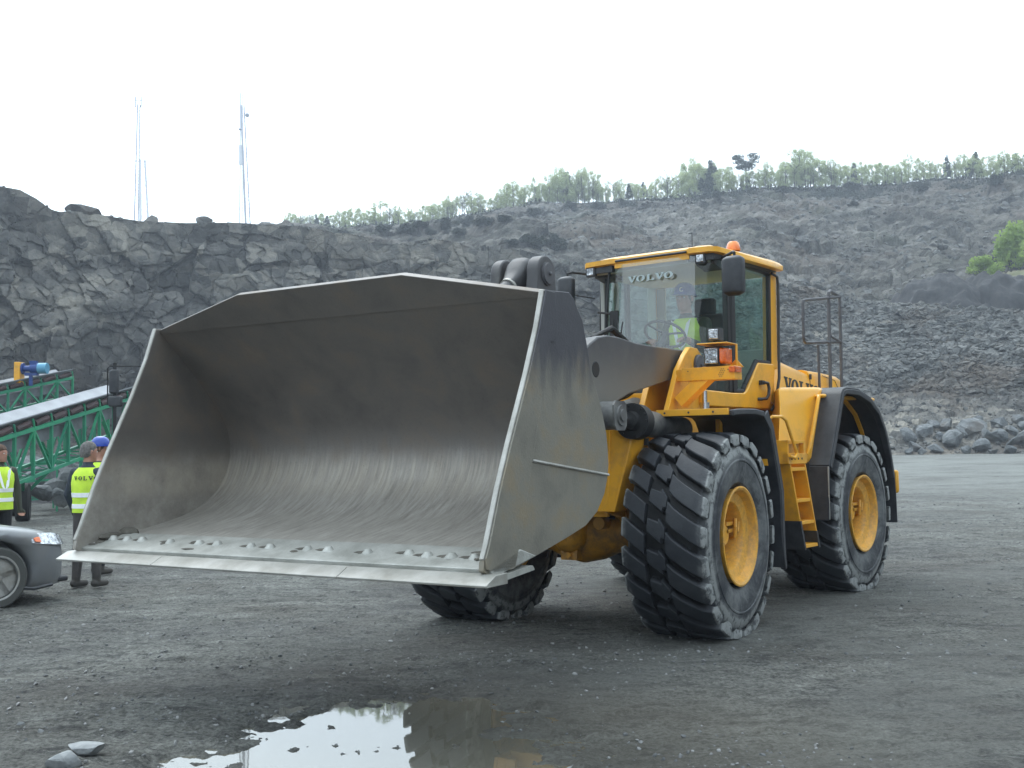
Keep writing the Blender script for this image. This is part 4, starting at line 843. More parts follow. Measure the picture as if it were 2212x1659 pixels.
pd = mb.build('puddle', mw, loc=(0, 0, -.026), fix=False); tag(pd, 'shallow muddy puddle reflecting the sky', kind='structure')

def rock_proto(seed, sub_=2, flat=1.0):
    bm = bmesh.new(); bmesh.ops.create_icosphere(bm, subdivisions=sub_, radius=1.0); rnd = random.Random(seed)
    pl = [(Vector((rnd.gauss(0, 1), rnd.gauss(0, 1), rnd.gauss(0, 1))).normalized(), rnd.uniform(.35, .85)) for _ in range(9)]
    for v in bm.verts:
        for n, d in pl:
            k = v.co.dot(n)
            if k > d: v.co -= n*(k-d)
        v.co.z *= flat
    V = np.array([v.co[:] for v in bm.verts]); Fc = np.array([[q.index for q in f.verts] for f in bm.faces]); bm.free(); return V, Fc
def scatter(name, pts, sizes, protos, material, seed=1, squash=(.6, 1.0)):
    rng = np.random.default_rng(seed); VV = []; FF = []; off = 0
    for p, s in zip(pts, sizes):
        V, Fc = protos[rng.integers(len(protos))]; q = rng.normal(size=4); q /= np.linalg.norm(q); w, x, y, z = q
        R = np.array([[1-2*(y*y+z*z), 2*(x*y-z*w), 2*(x*z+y*w)], [2*(x*y+z*w), 1-2*(x*x+z*z), 2*(y*z-x*w)], [2*(x*z-y*w), 2*(y*z+x*w), 1-2*(x*x+y*y)]])
        v = (V*(s*rng.uniform(.6, 1.1, 3)))@R.T; v[:, 2] *= rng.uniform(*squash); VV.append(v+p); FF.append(Fc+off); off += len(V)
    return npmesh(name, np.concatenate(VV), np.concatenate(FF), [material], False)
P0 = [rock_proto(k, 1) for k in range(8)]; P2 = [rock_proto(40+k, 2) for k in range(8)]; P3 = [rock_proto(80+k, 3) for k in range(8)]
rng = np.random.default_rng(5)
n = 16000; D = 5.2+28*rng.random(n)**1.5; A = np.radians(rng.uniform(-27, 27, n)); X = D*np.sin(A); Y = D*np.cos(A)
dens = fbm(np.stack([X*.35, Y*.6, X*0], -1), 21, 3); bandm = np.exp(-((Y-10.2-1.1*X*.55)/.7)**2)+np.exp(-((Y-8.0-.4*X)/.6)**2)*(X < 0); keep = (dens+.5*rng.random(n) > .33)|((X < -.3) & (Y < 11) & (rng.random(n) < .22))|((bandm > .5) & (X < 1.5) & (rng.random(n) < .9)); X, Y, D = X[keep], Y[keep], D[keep]
zz = ground_z(X, Y); s = .005+.018*rng.random(len(X))**3; s = s*(.8+D/28)
gv = scatter('gravel', np.stack([X, Y, zz+s*.15], 1), s, P0, 'pebble', 3); tag(gv, 'scattered small stones and grit on the quarry floor', kind='stuff')
def rock(name, p, s, seed, m='boulder', sc=(1, 1, 1), rz=0, prot=None):
    V, Fc = (prot or P3)[seed % 8]; o = npmesh(name, V*s*np.array(sc), Fc, [m], False); o.location = p; o.rotation_euler = (.3*math.sin(seed), .3*math.cos(seed*2), rz); return o
p = at(138, 1602, 6.15); o = rock('stone', (p.x, p.y, .035), .085, 1, 'slab', sc=(1.15, .8, .8), rz=.5); tag(o, 'broken grey stone leaning beside a flatter slab on the ground', 'stone')
p = at(188, 1585, 6.35); o = rock('stone', (p.x, p.y, .05), .10, 4, 'slab', sc=(1.2, .7, .45), rz=-.3); tag(o, 'flat light grey stone slab lying on the ground at lower left', 'stone')
for k, (x, y, s_) in enumerate([(110, 1592, .03), (170, 1612, .022), (85, 1588, .035), (40, 1570, .03), (132, 1625, .02), (212, 1562, .03), (1010, 1500, .0)]):
    if s_: 
        d = EYE/(-azel(x, y)[1]); p = at(x, y, d); o = rock('stone', (p.x, p.y, s_*.3), s_, k+3, sc=(1.3, 1, .6), rz=k, prot=P2); tag(o, 'small loose stone beside the broken slabs at lower left', 'stone', 'small loose stones beside the slabs')

# ================================================================ TERRAIN
def interp(pts, x): 
    pts = sorted(pts); return np.interp(x, [p[0] for p in pts], [p[1] for p in pts])
def px_of_az(a, y=600):                      # image column of a direction (dense table)
    return np.interp(a, _az, _px)
_px = np.linspace(-400, 2620, 700); _az = np.array([azel(x, 650)[0] for x in _px])
def tan_el(px, py):
    r = [azel(a, b)[1] for a, b in zip(px, py)]; return np.array(r)
cliff_sky = [(-400, 380), (-100, 395), (0, 402), (40, 409), (75, 428), (110, 452), (128, 457), (150, 455), (205, 462), (240, 468), (300, 477), (400, 481), (480, 480), (560, 485), (644, 488), (700, 495), (722, 502), (784, 506), (817, 525), (858, 527), (928, 516), (981, 520), (1039, 543), (1113, 536), (1162, 548), (1203, 566), (1350, 590), (1500, 600), (1660, 610), (1760, 622), (1860, 650), (1950, 655), (2080, 660), (2212, 672), (2620, 690)]
cliff_D = [(-400, 98), (0, 100), (300, 104), (600, 107), (800, 109), (1100, 112), (1500, 108), (1700, 104), (2212, 104), (2620, 104)]
ridge = [(300, 640), (560, 500), (620, 497), (700, 498), (792, 496), (908, 486), (1018, 469), (1121, 453), (1204, 442), (1327, 434), (1455, 426), (1540, 418), (1649, 404), (1780, 404), (1945, 395), (2044, 385), (2142, 381), (2212, 368), (2620, 330)]
RID = 235.0
az = np.concatenate([np.radians(np.linspace(-100, -29, 60))[:-1], np.radians(np.linspace(-29, 28, 900)), np.radians(np.linspace(28, 150, 90))[1:]])
PX = px_of_az(az); ysk = interp(cliff_sky, PX); DC = interp(cliff_D, PX)
ZT = EYE+(DC+2.6+11*np.clip((PX-1500)/250, 0, 1)-2)*tan_el(PX, ysk)
# rows: foot apron -> face with ledges -> rim -> plateau
u = np.concatenate([np.linspace(0, 1, 80), np.linspace(1, 2, 210)[1:], np.linspace(2, 3, 40)[1:]])
U, AZ = np.meshgrid(u, az, indexing='ij'); Dc = np.broadcast_to(DC, U.shape); Zt = np.broadcast_to(ZT, U.shape); Px = np.broadcast_to(PX, U.shape)
right = np.clip((Px-1500)/250, 0, 1)
apron_len = 7+right*14; apron_h = .7+1.2+right*3.6+ .8*fbm(np.stack([AZ*12, U*0, U*0], -1), 9, 3)
ta = np.clip(U, 0, 1); tf = np.clip(U-1, 0, 1); tp = np.clip(U-2, 0, 1)
foot = Dc-apron_len-2
Dd = foot+apron_len*ta
zg = .70
Z = zg*.95-.35+apron_h*ta**1.15
face_back = 2.6+11*right
ledge = .45*np.sin(tf*9+3*fbm(np.stack([AZ*9, tf*0, tf*0], -1), 31, 3)+1)
bump_line = np.clip((tf-.93)/.07, 0, 1)
Dd = Dd+face_back*tf+ledge*(1-right)*tf*(1-tf)*4+tp*26
Z = Z+(Zt-Z)*(tf**.92)
Z = np.where(U > 2, Zt-2.2*tp+0, Z)
X = Dd*np.sin(AZ); Y = Dd*np.cos(AZ); P = np.stack([X, Y, Z], -1).reshape(-1, 3)
Q = P*np.array([1, 1, 1.35]); Q = Q+.7*np.stack([fbm(P*.22, 1, 3), fbm(P*.22, 2, 3), fbm(P*.22, 3, 3)], 1)
f1, e1_ = facet(Q/7.5, 1, .5); f2, e2_ = facet(Q/3.0, 2, .6); f3, e3_ = facet(Q/1.2, 3, .6)
tfl = tf.reshape(-1); tal = ta.reshape(-1); Ul = U.reshape(-1); rl = right.reshape(-1)
face_w = np.where(Ul > 1, 1, tal**2*.5); rough = .35+.65*face_w
disp = -(1.15*f1+.55*f2+.24*f3)*face_w+.16*(1-e2_)*face_w+.07*(1-e3_)*face_w
disp *= (1-.62*rl)
disp *= np.where(Ul > 2, 0, 1)*(1-.85*np.clip((tfl-.80)/.20, 0, 1))
dirv = np.stack([np.sin(AZ), np.cos(AZ)], -1).reshape(-1, 2)
P[:, 0] += dirv[:, 0]*disp; P[:, 1] += dirv[:, 1]*disp
g4, _ = facet(P/.55, 7, .8); g5 = fbm(P*1.7, 8, 3)
P[:, 2] += np.where(Ul < 1, .16*g4*np.clip(tal*3, 0, 1)+.12*g5, 0)+np.where((Ul > 1) & (Ul < 2), .07*g4*(1-tfl), 0)+np.where(Ul >= 2, .16*np.maximum(f3, -.5)*np.clip((Ul-2)*8, 0, 1)+.06*g4*np.clip((Ul-2)*8, 0, 1), 0)
cl_ = npmesh('rock_cliff', P, grid_faces(len(u), len(az)), ['cliff'], False); tag(cl_, 'dark blasted rock wall of the quarry', kind='structure')
CL = P.reshape(len(u), len(az), 3)
# hillside behind
nr = 330; v_ = np.linspace(0, 1, nr); azh = np.concatenate([np.radians(np.linspace(-24, 27, 960)), np.radians(np.linspace(27, 150, 120))[1:]]); PXh = px_of_az(azh)
D0 = interp(cliff_D, PXh)+9+10*np.clip((PXh-1500)/250, 0, 1); Z0 = EYE+interp(cliff_D, PXh)*tan_el(PXh, interp(cliff_sky, PXh))-2.0; Z0 = np.minimum(Z0, 60)
D1 = np.full_like(D0, RID)+6*np.sin(azh*23); Z1 = EYE+D1*tan_el(PXh, interp(ridge, PXh))
Vv, Az = np.meshgrid(v_, azh, indexing='ij'); vv = np.clip(Vv/.93, 0, 1); vb = np.clip((Vv-.93)/.07, 0, 1)
Dh = D0+(D1-D0)*vv**1.15+vb*60
sh = vv+.055*np.sin(vv*17+Az*9)*vv*(1-vv)*2+.05*fbm(np.stack([Az*14, vv*5, vv*0], -1), 44, 4)*np.clip(vv*(1-vv)*5, 0, 1)
Zh = Z0+(Z1-Z0)*np.clip(sh, 0, 1.02)-vb*vb*14
P = np.stack([Dh*np.sin(Az), Dh*np.cos(Az), Zh], -1).reshape(-1, 3)
Q = P*np.array([1, 1, 2.2])+2.0*np.stack([fbm(P*.06, 1, 3), fbm(P*.06, 2, 3), fbm(P*.06, 3, 3)], 1)
f1, e1_ = facet(Q/11, 11, .9); f2, e2_ = facet(Q/4.2, 12, .7); f3, e3_ = facet(Q/1.7, 13, .7)
amp = np.clip(Vv.reshape(-1)*12, 0, 1)*np.clip((.95-Vv.reshape(-1))*9, .12, 1)
P[:, 2] += amp*(.65*f1+.42*f2+.26*f3-.22*(1-e2_)-.30*(1-e3_)); P[:, 0] += amp*.35*f2; P[:, 1] += amp*.35*f3
hl = npmesh('hillside', P, grid_faces(nr, len(azh)), ['hill'], False); tag(hl, 'steep stony hillside rising to a wooded ridge', kind='structure')
HL = P.reshape(nr, len(azh), 3)
def hill_at(px, v):                     # point on the hillside surface
    i = int(np.argmin(np.abs(PXh[:960]-px))); return Vector(HL[min(int(v*(nr-1)), nr-1), i])
def hill_pix(px, py):                   # hillside point seen at that pixel
    i = int(np.argmin(np.abs(PXh[:960]-px))); col = HL[:, i]; e = (col[:, 2]-EYE)/np.hypot(col[:, 0], col[:, 1]); want = azel(px, py)[1]
    return Vector(col[int(np.argmax(e >= want)) if (e >= want).any() else nr-1])
def cliff_pix(px, py):
    i = int(np.argmin(np.abs(PX-px))); col = CL[:, i]; e = (col[:, 2]-EYE)/np.hypot(col[:, 0], col[:, 1]); want = azel(px, py)[1]
    return Vector(col[int(np.argmax(e >= want)) if (e >= want).any() else 280])
# scree of broken rock over apron, face ledges and slope
pts = []; sz = []
rng = np.random.default_rng(8)
for _ in range(9000):
    i = rng.integers(60, 958); j = int(rng.random()*88); 
    if PX[i] < 1450 and rng.random() < .8: continue
    pts.append(CL[j, i]+np.array([rng.normal()*.15, rng.normal()*.15, .02])); sz.append(.07+.26*rng.random()**3)
for _ in range(7000):
    i = rng.integers(480, 959); j = int(6+rng.random()*260); pts.append(HL[j, i]+np.array([0, 0, -.05])); sz.append(.18+.75*rng.random()**4)
for _ in range(11000):
    i = int(np.interp(rng.uniform(1450, 2240), PX, np.arange(len(PX)))); j = rng.integers(80, 288); pts.append(CL[j, i]); sz.append(.10+.55*rng.random()**3)
for _ in range(1500):
    i = rng.integers(60, 958); j = rng.integers(286, 310); pts.append(CL[j, i]); sz.append(.10+.30*rng.random()**3)
M['scree_stone'] = rock_mat('broken_scree_stone', [(.34, (.055, .057, .056)), (.5, (.115, .118, .114)), (.66, (.21, .21, .20))], 2.0, dist=.15)
so_ = scatter('scree', np.array(pts), sz, P0, 'scree_stone', 4, (.5, 1)); tag(so_, 'loose broken rock lying over the slope and its foot', kind='stuff')

# boulders along the foot of the slope
k = 0
for x, y, s in [(1965, 975, .75), (1990, 945, 1.0), (2010, 978, .7), (2045, 968, 1.25), (2035, 930, .9), (2085, 935, 1.4), (2110, 975, .95), (2075, 985, .5), (2140, 955, 1.1), (2165, 985, .65), (2190, 960, 1.3), (2205, 935, .9), (2150, 925, .9), (2120, 945, .7), (1985, 988, .45), (2020, 955, .6), (2240, 965, 1.2), (1950, 950, .9), (2175, 940, .7), (2062, 950, .8), (2215, 985, .6), (2005, 925, .6), (2100, 920, .6), (2188, 918, .6), (2130, 990, .4), (1955, 990, .5)]:
    p = cliff_pix(x, min(y, 984)); o = rock('boulder', (p.x, p.y, p.z+.25), s*.85, k, sc=(1.15, .9, .8), rz=k*1.3, prot=P2)
    look = ['angular grey boulder among the row at the foot of the scree slope', 'pale split boulder among the row at the foot of the scree slope'][k % 2]
    tag(o, 'angular grey boulder in the row along the foot of the scree slope', 'boulder', 'boulders along the foot of the scree slope'); k += 1
for (x, y, s, sc, lab, D) in [(183, 455, 1.05, (1.25, .8, .55), 'flat-topped boulder on the cliff rim left of both masts', 50.3), (324, 470, .62, (1.2, .8, .7), 'pointed boulder on the cliff rim just right of the thinner mast', 53.5), (441, 473, .62, (1.0, .8, .75), 'rounded boulder on the cliff rim between the two masts', 55.5)]:
    p = at(x, y, D*2+3.5); o = rock('boulder', p-Vector((0, 0, .3)), s*1.6, k, 'cliff', sc=sc, rz=k); o.rotation_euler = (0, 0, k); tag(o, lab, 'boulder'); k += 1
p = hill_pix(1762, 600); 
# rubble heap below the conveyors
k = 20
for x, y, D, s in [(95, 1040, 34, .7), (118, 1030, 34.5, .75), (138, 1045, 33, .6), (112, 1058, 32, .45), (85, 1060, 31.5, .4), (150, 1025, 36, .6), (75, 1025, 36, .5), (130, 1075, 31, .35), (160, 1050, 33, .5), (100, 1012, 37, .5), (275, 955, 38, .6), (235, 985, 37, .6), (255, 1000, 36, .5), (210, 1010, 36, .5), (60, 1005, 38, .6)]:
    p = at(x, y, D); o = rock('boulder', p, s, k, sc=(1.1, .9, .75), rz=k, prot=P2); tag(o, 'dark broken boulder in the rubble heap under the green conveyor', 'boulder', 'rubble boulders under the green conveyor'); k += 1
def mound(name, c, rx, ry, h, m, label, seed, n=90, sharp=1.2):
    g = np.linspace(-1.15, 1.15, n); Xg, Yg = np.meshgrid(g, g, indexing='ij'); r = np.hypot(Xg, Yg); z = h*np.clip(1-r**sharp, -.25, 1)
    Pm = np.stack([c[0]+Xg*rx, c[1]+Yg*ry, z], -1).reshape(-1, 3); Pm[:, 2] += .26*h*fbm(Pm*1.1/max(.6, h*.35), seed, 5)+.07*facet(Pm/.45, seed)[0]; Pm[:, 2] += c[2]
    o = npmesh(name, Pm, grid_faces(n, n), [m], True); return tag(o, label, kind='structure')
p = at(150, 1030, 40); mound('rubble_mound', (p.x+2, p.y+2, 0.0), 9, 4.5, 2.1, 'dark_gravel', 'low mound of dark spoil behind the conveyors', 51)
for (xc, wpx, yb, yt, D, sd) in [(2025, 90, 650, 600, 121, 61), (2145, 90, 652, 596, 123, 62)]:
    p = at(xc, yb, D); hh = (yb-yt)/2391*D; mound('gravel_heap', (p.x, p.y, p.z-1.3), wpx/2391*D*1.25, 6, hh+1.2, 'dark_gravel', 'heap of fine dark gravel on the ledge of the slope', sd, 60, 2.2)

# ================================================================ PLANTS
def leafmat(name, a, b_):
    m = mat(name, a, .75, var=b_, vscale=1.3, detail=3, spec=.2); t, b = nodes(m); o = [n for n in t.nodes if n.type == 'OUTPUT_MATERIAL'][0]
    tl = t.nodes.new('ShaderNodeBsdfTranslucent'); x = t.nodes.new('ShaderNodeMixShader'); x.inputs[0].default_value = .45; c = b.inputs['Base Color'].links[0].from_socket
    t.links.new(c, tl.inputs[0]); t.links.new(b.outputs[0], x.inputs[1]); t.links.new(tl.outputs[0], x.inputs[2]); t.links.new(x.outputs[0], o.inputs[0]); return m
M['leaf_birch'] = leafmat('young_birch_leaves', (.52, .58, .32), (.34, .40, .21)); M['leaf_bush'] = leafmat('bright_bush_leaves', (.36, .48, .12), (.22, .32, .08))
M['leaf_pine'] = leafmat('dark_pine_needles', (.055, .08, .055), (.03, .05, .04)); M['bark'] = mat('pale_grey_bark', (.15, .145, .135), .85, var=(.05, .045, .04), vscale=3)
M['scrub'] = leafmat('dull_scrub_leaves', (.045, .056, .038), (.028, .032, .028))
def leafcloud(rng, clumps, n, ls):
    C = np.array([c[:3] for c in clumps]); R = np.array([c[3:6] for c in clumps]); w = (R.prod(1))**.6; w /= w.sum()
    idx = rng.choice(len(clumps), n, p=w); d = rng.normal(size=(n, 3)); d /= np.linalg.norm(d, axis=1)[:, None]; r = rng.random(n)**.45
    c = C[idx]+d*R[idx]*r[:, None]; a = rng.normal(size=(n, 3)); a /= np.linalg.norm(a, axis=1)[:, None]; b = np.cross(a, rng.normal(size=(n, 3))); b /= np.linalg.norm(b, axis=1)[:, None]
    s = ls*rng.uniform(.6, 1.3, n)[:, None]; V = np.stack([c-a*s-b*s*.6, c+a*s-b*s*.4, c+a*s*.8+b*s*.6, c-a*s*.7+b*s*.5], 1).reshape(-1, 3)
    return V, np.arange(4*n).reshape(n, 4)
def tree_mesh(kind, seed):
    rng = np.random.default_rng(seed); mb = MB(); cl = []
    if kind == 'birch':
        H = 1.0; lean = rng.normal(0, .03); mb.tube([(0, 0, -.15), (lean*.5, 0, .5), (lean, 0, .97)], [.018, .012, .003], 5)
        for k in range(rng.integers(20, 28)):
            z = rng.uniform(.10, .95); w = .25*(1-((z-.45)/.66)**2)+.02; a = rng.uniform(0, 2*PI); q = (lean*z+w*math.cos(a)*.8, w*math.sin(a)*.8, z+.04)
            mb.tube([(lean*z*.8, 0, z-.14), q], [.005, .002], 3, cap=False); cl.append((*q, rng.uniform(.06, .12), rng.uniform(.06, .12), rng.uniform(.06, .13)))
        return mb, leafcloud(rng, cl, 2300, .014)
    if kind == 'bare':
        mb.tube([(0, 0, -.15), (0, 0, .45), (.02, 0, .9)], [.02, .014, .004], 5)
        for k in range(46):
            z = rng.uniform(.25, .8); a = rng.uniform(0, 2*PI); l = rng.uniform(.12, .3); e = (l*math.cos(a), l*math.sin(a), z+l*.8); mb.tube([(0, 0, z), e], [.006, .002], 3, cap=False)
            for j in range(3):
                a2 = rng.uniform(0, 2*PI); mb.tube([(e[0]*.7, e[1]*.7, z+l*.55), (e[0]+.08*math.cos(a2), e[1]+.08*math.sin(a2), e[2]+.07)], [.003, .0015], 3, cap=False)
            cl.append((*e, .07, .07, .07))
        return mb, leafcloud(rng, cl, 420, .016)
    if kind == 'spruce':
        mb.tube([(0, 0, -.15), (0, 0, .98)], [.022, .003], 5)
        for k in range(26):
            z = .16+.80*k/26; w = .24*(1-z)**.8+.02; 
            for j in range(4):
                a = rng.uniform(0, 2*PI); cl.append((w*.7*math.cos(a), w*.7*math.sin(a), z-.02, w*.45+.012, w*.45+.012, .028)); mb.tube([(0, 0, z), (w*math.cos(a), w*math.sin(a), z-.03)], [.004, .001], 3, cap=False)
        return mb, leafcloud(rng, cl, 1500, .022)
    if kind == 'pine':
        mb.tube([(0, 0, -.15), (.02, 0, .5), (0, 0, .85)], [.025, .02, .008], 6)
        for k in range(15):
            z = rng.uniform(.62, .95); a = rng.uniform(0, 2*PI); w = rng.uniform(.08, .36)*(1.15-abs(z-.75)); q = (w*math.cos(a), w*math.sin(a), z); mb.tube([(0, 0, z-.10), q], [.007, .003], 4, cap=False); cl.append((*q, rng.uniform(.12, .19), rng.uniform(.12, .19), .06))
        return mb, leafcloud(rng, cl, 1600, .022)
    for k in range(13):
        a = rng.uniform(0, 2*PI); w = rng.uniform(0, .42); q = (w*math.cos(a), w*math.sin(a), rng.uniform(.15, .78)*(1-.7*w)); mb.tube([(0, 0, -.15), q], [.012, .004], 3, cap=False); cl.append((*q, .2, .2, .2))
    return mb, leafcloud(rng, cl, 3200, .030)
TP = {}
leaf_of = {'birch': 'leaf_birch', 'bare': 'leaf_birch', 'spruce': 'leaf_pine', 'pine': 'leaf_pine', 'bush': 'leaf_bush', 'shrub': 'scrub'}
nm_of = {'birch': 'birch_tree', 'bare': 'bare_tree', 'spruce': 'spruce_tree', 'pine': 'pine_tree', 'bush': 'bush', 'shrub': 'shrub'}
def tree(kind, p, h, wid, seed, label, cat, group=None):
    key = (kind, seed % 5)
    if key not in TP:
        mb, (V, Fc) = tree_mesh('bush' if kind == 'shrub' else kind, 100+seed % 5*7+len(kind)); r = empty(nm_of[kind], (0, 0, 0)); tk = mb.build('stem' if kind in ('bush', 'shrub') else 'trunk', 'bark', r, fix=False)
        cr = npmesh('foliage' if kind in ('bush', 'shrub') else 'crown', V, Fc, [leaf_of[kind]], False); cr.parent = r; TP[key] = r; o = r
    else: o = copy_tree(TP[key])
    o.location = p; o.scale = (h*wid, h*wid, h); o.rotation_euler = (0, 0, seed*1.7); tag(o, label, cat, group); return o
rnd = random.Random(3)
def treetop(px): return interp([(620, 488), (660, 480), (730, 462), (860, 448), (900, 470), (960, 430), (1000, 420), (1060, 428), (1110, 405), (1170, 395), (1250, 378), (1330, 392), (1400, 400), (1455, 385), (1500, 362), (1560, 362), (1600, 372), (1660, 370), (1720, 345), (1755, 342), (1790, 360), (1860, 352), (1920, 362), (1960, 345), (2010, 350), (2060, 352), (2110, 342), (2150, 348), (2212, 335), (2500, 330)], px)
x = 622; k = 0
while x < 2225:
    for row, v in ((0, .895), (1, .925), (2, .91)):
        xx = x+rnd.uniform(-6, 6)+row*5; p = hill_at(xx, v); D = math.hypot(p.x, p.y); top = at(xx, float(treetop(xx))+rnd.uniform(-4, 16), D).z; h = max(3.4, (top-p.z)*1.16)*rnd.uniform(.72, 1.2)
        kd = rnd.choices(['birch', 'bare', 'spruce'], [8, 1.3, .5])[0]
        lab = {'birch': 'light green young birch standing in the row along the ridge', 'bare': 'nearly leafless tree standing in the row along the ridge', 'spruce': 'small dark spruce standing among birches along the ridge'}[kd]
        tree(kd, p, h, rnd.uniform(.70, 1.15)*(1.25 if x < 900 else 1), k, lab, 'tree', {'birch': 'birches along the ridge', 'bare': 'leafless trees along the ridge', 'spruce': 'small spruces along the ridge'}[kd]); k += 1
    x += rnd.uniform(12, 19)
for x, yt, kd, w, lab in [(1617, 336, 'pine', 1.1, 'umbrella-crowned pine rising above the birches behind the cab roof'), (1803, 372, 'pine', .9, 'dark pine showing between birches on the middle of the right ridge'), (1990, 362, 'spruce', .8, 'short dark spruce left of the two tallest conifers on the right ridge'),
                         (2056, 330, 'spruce', .8, 'slim dark spruce left of the tallest conifer on the right ridge'), (2117, 322, 'spruce', 1.1, 'tallest dark spruce on the right ridge'), (2206, 326, 'spruce', 1.3, 'dark spruce at the right end of the ridge')]:
    p = hill_at(x, .92); D = math.hypot(p.x, p.y); h = at(x, yt, D).z-p.z; tree(kd, p, h, w, 3, lab, 'tree')
k = 0
for x, y, hp in [(840, 505, 26), (880, 500, 30), (960, 490, 30), (1010, 482, 28), (1040, 480, 30), (1080, 475, 24), (1160, 462, 24), (1230, 450, 24), (1290, 448, 22), (1350, 440, 20), (1110, 532, 22), (1135, 528, 26), (1165, 532, 30), (1190, 524, 34), (1205, 534, 24), (1560, 425, 20), (1700, 412, 20), (1850, 408, 22), (2000, 405, 22), (910, 498, 24), (1850, 440, 14), (2160, 400, 24), (930, 505, 22), (985, 500, 22)]:
    p = hill_pix(x, y+6); D = math.hypot(p.x, p.y); tree('shrub', p-Vector((0, 0, .3)), hp/2391*D*1.1, 1.6, k, 'low dull green shrub growing on the stony hillside below the ridge', 'shrub', 'shrubs on the hillside'); k += 1
M['dry_grass'] = mat('dry_grassy_earth', (.15, .125, .085), .95, var=(.10, .12, .05), vscale=.8, bump=.8, bscale=6)
p = hill_pix(2225, 618); mound('grass_slope', (p.x, p.y+1, p.z-1.2), 10, 9, 2.6, 'dry_grass', 'brownish grassy slope below the bright bush at the right edge', 77, 70, 1.6)
p = hill_pix(2190, 592); tree('bush', p-Vector((0, 0, .6)), 7.4, .95, 1, 'big bright green bush on the grassy slope at the right edge', 'bush')
p = hill_pix(2140, 600); tree('bush', p-Vector((0, 0, .4)), 3.4, 1.3, 2, 'lower bright green bush left of the big one at the right edge', 'bush')
# scrub band under the trees
rng = np.random.default_rng(12); cl = []
for _ in range(520):
    px_ = rng.uniform(640, 2225); p = hill_at(px_, rng.uniform(.80, .915)); cl.append((p.x, p.y, p.z+.15, rng.uniform(.8, 2.2), rng.uniform(.8, 2.2), rng.uniform(.4, 1.0)))
V, Fc = leafcloud(rng, cl, 26000, .17); tag(npmesh('undergrowth', V, Fc, ['scrub'], False), 'dark low undergrowth below the ridge trees', kind='stuff')

def ordinal(n): 
    ones = ['', 'first', 'second', 'third', 'fourth', 'fifth', 'sixth', 'seventh', 'eighth', 'ninth', 'tenth', 'eleventh', 'twelfth', 'thirteenth', 'fourteenth', 'fifteenth', 'sixteenth', 'seventeenth', 'eighteenth', 'nineteenth']
    if n < 20: return ones[n]
    tens = {2: 'twent', 3: 'thirt', 4: 'fort', 5: 'fift', 6: 'sixt', 7: 'sevent', 8: 'eight', 9: 'ninet'}[n//10]
    return tens+'ieth' if n % 10 == 0 else tens+'y-'+ones[n % 10]
LAND = [(0, 'above the left half of the bucket'), (865, 'above the right half of the bucket'), (1090, 'above the grey linkage pins'), (1265, 'above the left half of the cab roof'), (1480, 'above the right half of the cab roof'), (1680, 'between cab and rear guard rail'), (1830, 'right of the rear guard rail'), (2050, 'at the right end of the ridge')]
def pxof(o):
    v = Vector(o.location); return float(np.interp(math.atan2(v.x, v.y), _az, _px))
def number(group, noun, land=True):
    L_ = sorted([o for o in bpy.data.objects if o.get('group') == group], key=pxof); cnt = {}
    for o in L_:
        x_ = pxof(o); z_ = [t for q_, t in LAND if x_ >= q_][-1] if land else ''; cnt[z_] = cnt.get(z_, 0)+1
        o['label'] = ordinal(cnt[z_])+' '+noun+' from the left'+(' '+z_ if z_ else '')
number('birches along the ridge', 'light green birch'); number('leafless trees along the ridge', 'leafless tree'); number('small spruces along the ridge', 'small dark spruce'); number('shrubs on the hillside', 'low hillside shrub')
number('boulders along the foot of the scree slope', 'grey angular boulder along the foot of the scree', False); number('rubble boulders under the green conveyor', 'dark boulder in the rubble heap under the conveyor', False); number('small loose stones beside the slabs', 'small loose stone beside the two slabs', False)

# ================================================================ MASTS
M['mast'] = mat('galvanised_mast_steel', (.55, .57, .64), .5); M['mast_pale'] = mat('painted_mast_steel', (.80, .82, .86), .5)
def mast(x0, y0, x1, y1, D, w, mt, label, dish=True):
    b = at(x0, y0, D); t_ = at(x1, y1, D); H = t_.z-b.z; r = empty('lattice_mast', b-Vector((0, 0, 1.5))); tag(r, label, 'mast'); mb = MB(); lean = t_-b; n = int(H/ (w*1.3))
    L_ = lambda f, a: Vector((lean.x*f+w*(1-.35*f)*math.cos(a), lean.y*f+w*(1-.35*f)*math.sin(a), 1.5+H*f))
    for q in range(3):
        a = q*2.094+.4; mb.tube([L_(-.06, a), L_(1, a)], w*.24, 4); a2 = a+2.094
        for i in range(n): mb.tube([L_(i/n, a), L_((i+1)/n, a2)], w*.06, 3, cap=False); mb.tube([L_(i/n, a2), L_(i/n, a)], w*.05, 3, cap=False)
    mb.build('lattice', mt, r, fix=False); return r, lean, H
r, ln, H = mast(534, 484, 523, 228, 165, .45, 'mast', 'tall lattice radio mast with a round dish, right of the two main masts')
for f, dx in ((.92, .7), (.80, -.5)):
    q = MB(); c = Vector((ln.x*f+dx, ln.y*f, 1.5+H*f)); q.lathe([(-.15, .1), (.0, .34 if f > .9 else .18), (.12, .34 if f > .9 else .18), (.14, 0)], c, 'y', 14); q.tube([c, (ln.x*f, ln.y*f, 1.5+H*f)], .05, 4); q.build('dish_antenna', 'mast', r)
r, ln, H = mast(293, 474, 299, 226, 168, .36, 'mast', 'thin lattice radio mast with a bracketed antenna head, left of the tallest one')
q = MB()
for dx in (-.4, .4): q.box((ln.x+dx-.06, ln.y-.1, 1.5+H-.4), (ln.x+dx+.06, ln.y+.1, 1.5+H+1.2))
q.box((ln.x-.5, ln.y-.05, 1.5+H+.6), (ln.x+.5, ln.y+.05, 1.5+H+.7)); q.build('panel_antenna', 'mast', r)
r, ln, H = mast(520, 484, 521, 200, 195, .36, 'mast_pale', 'faint slender mast standing just left of the tall dish mast')
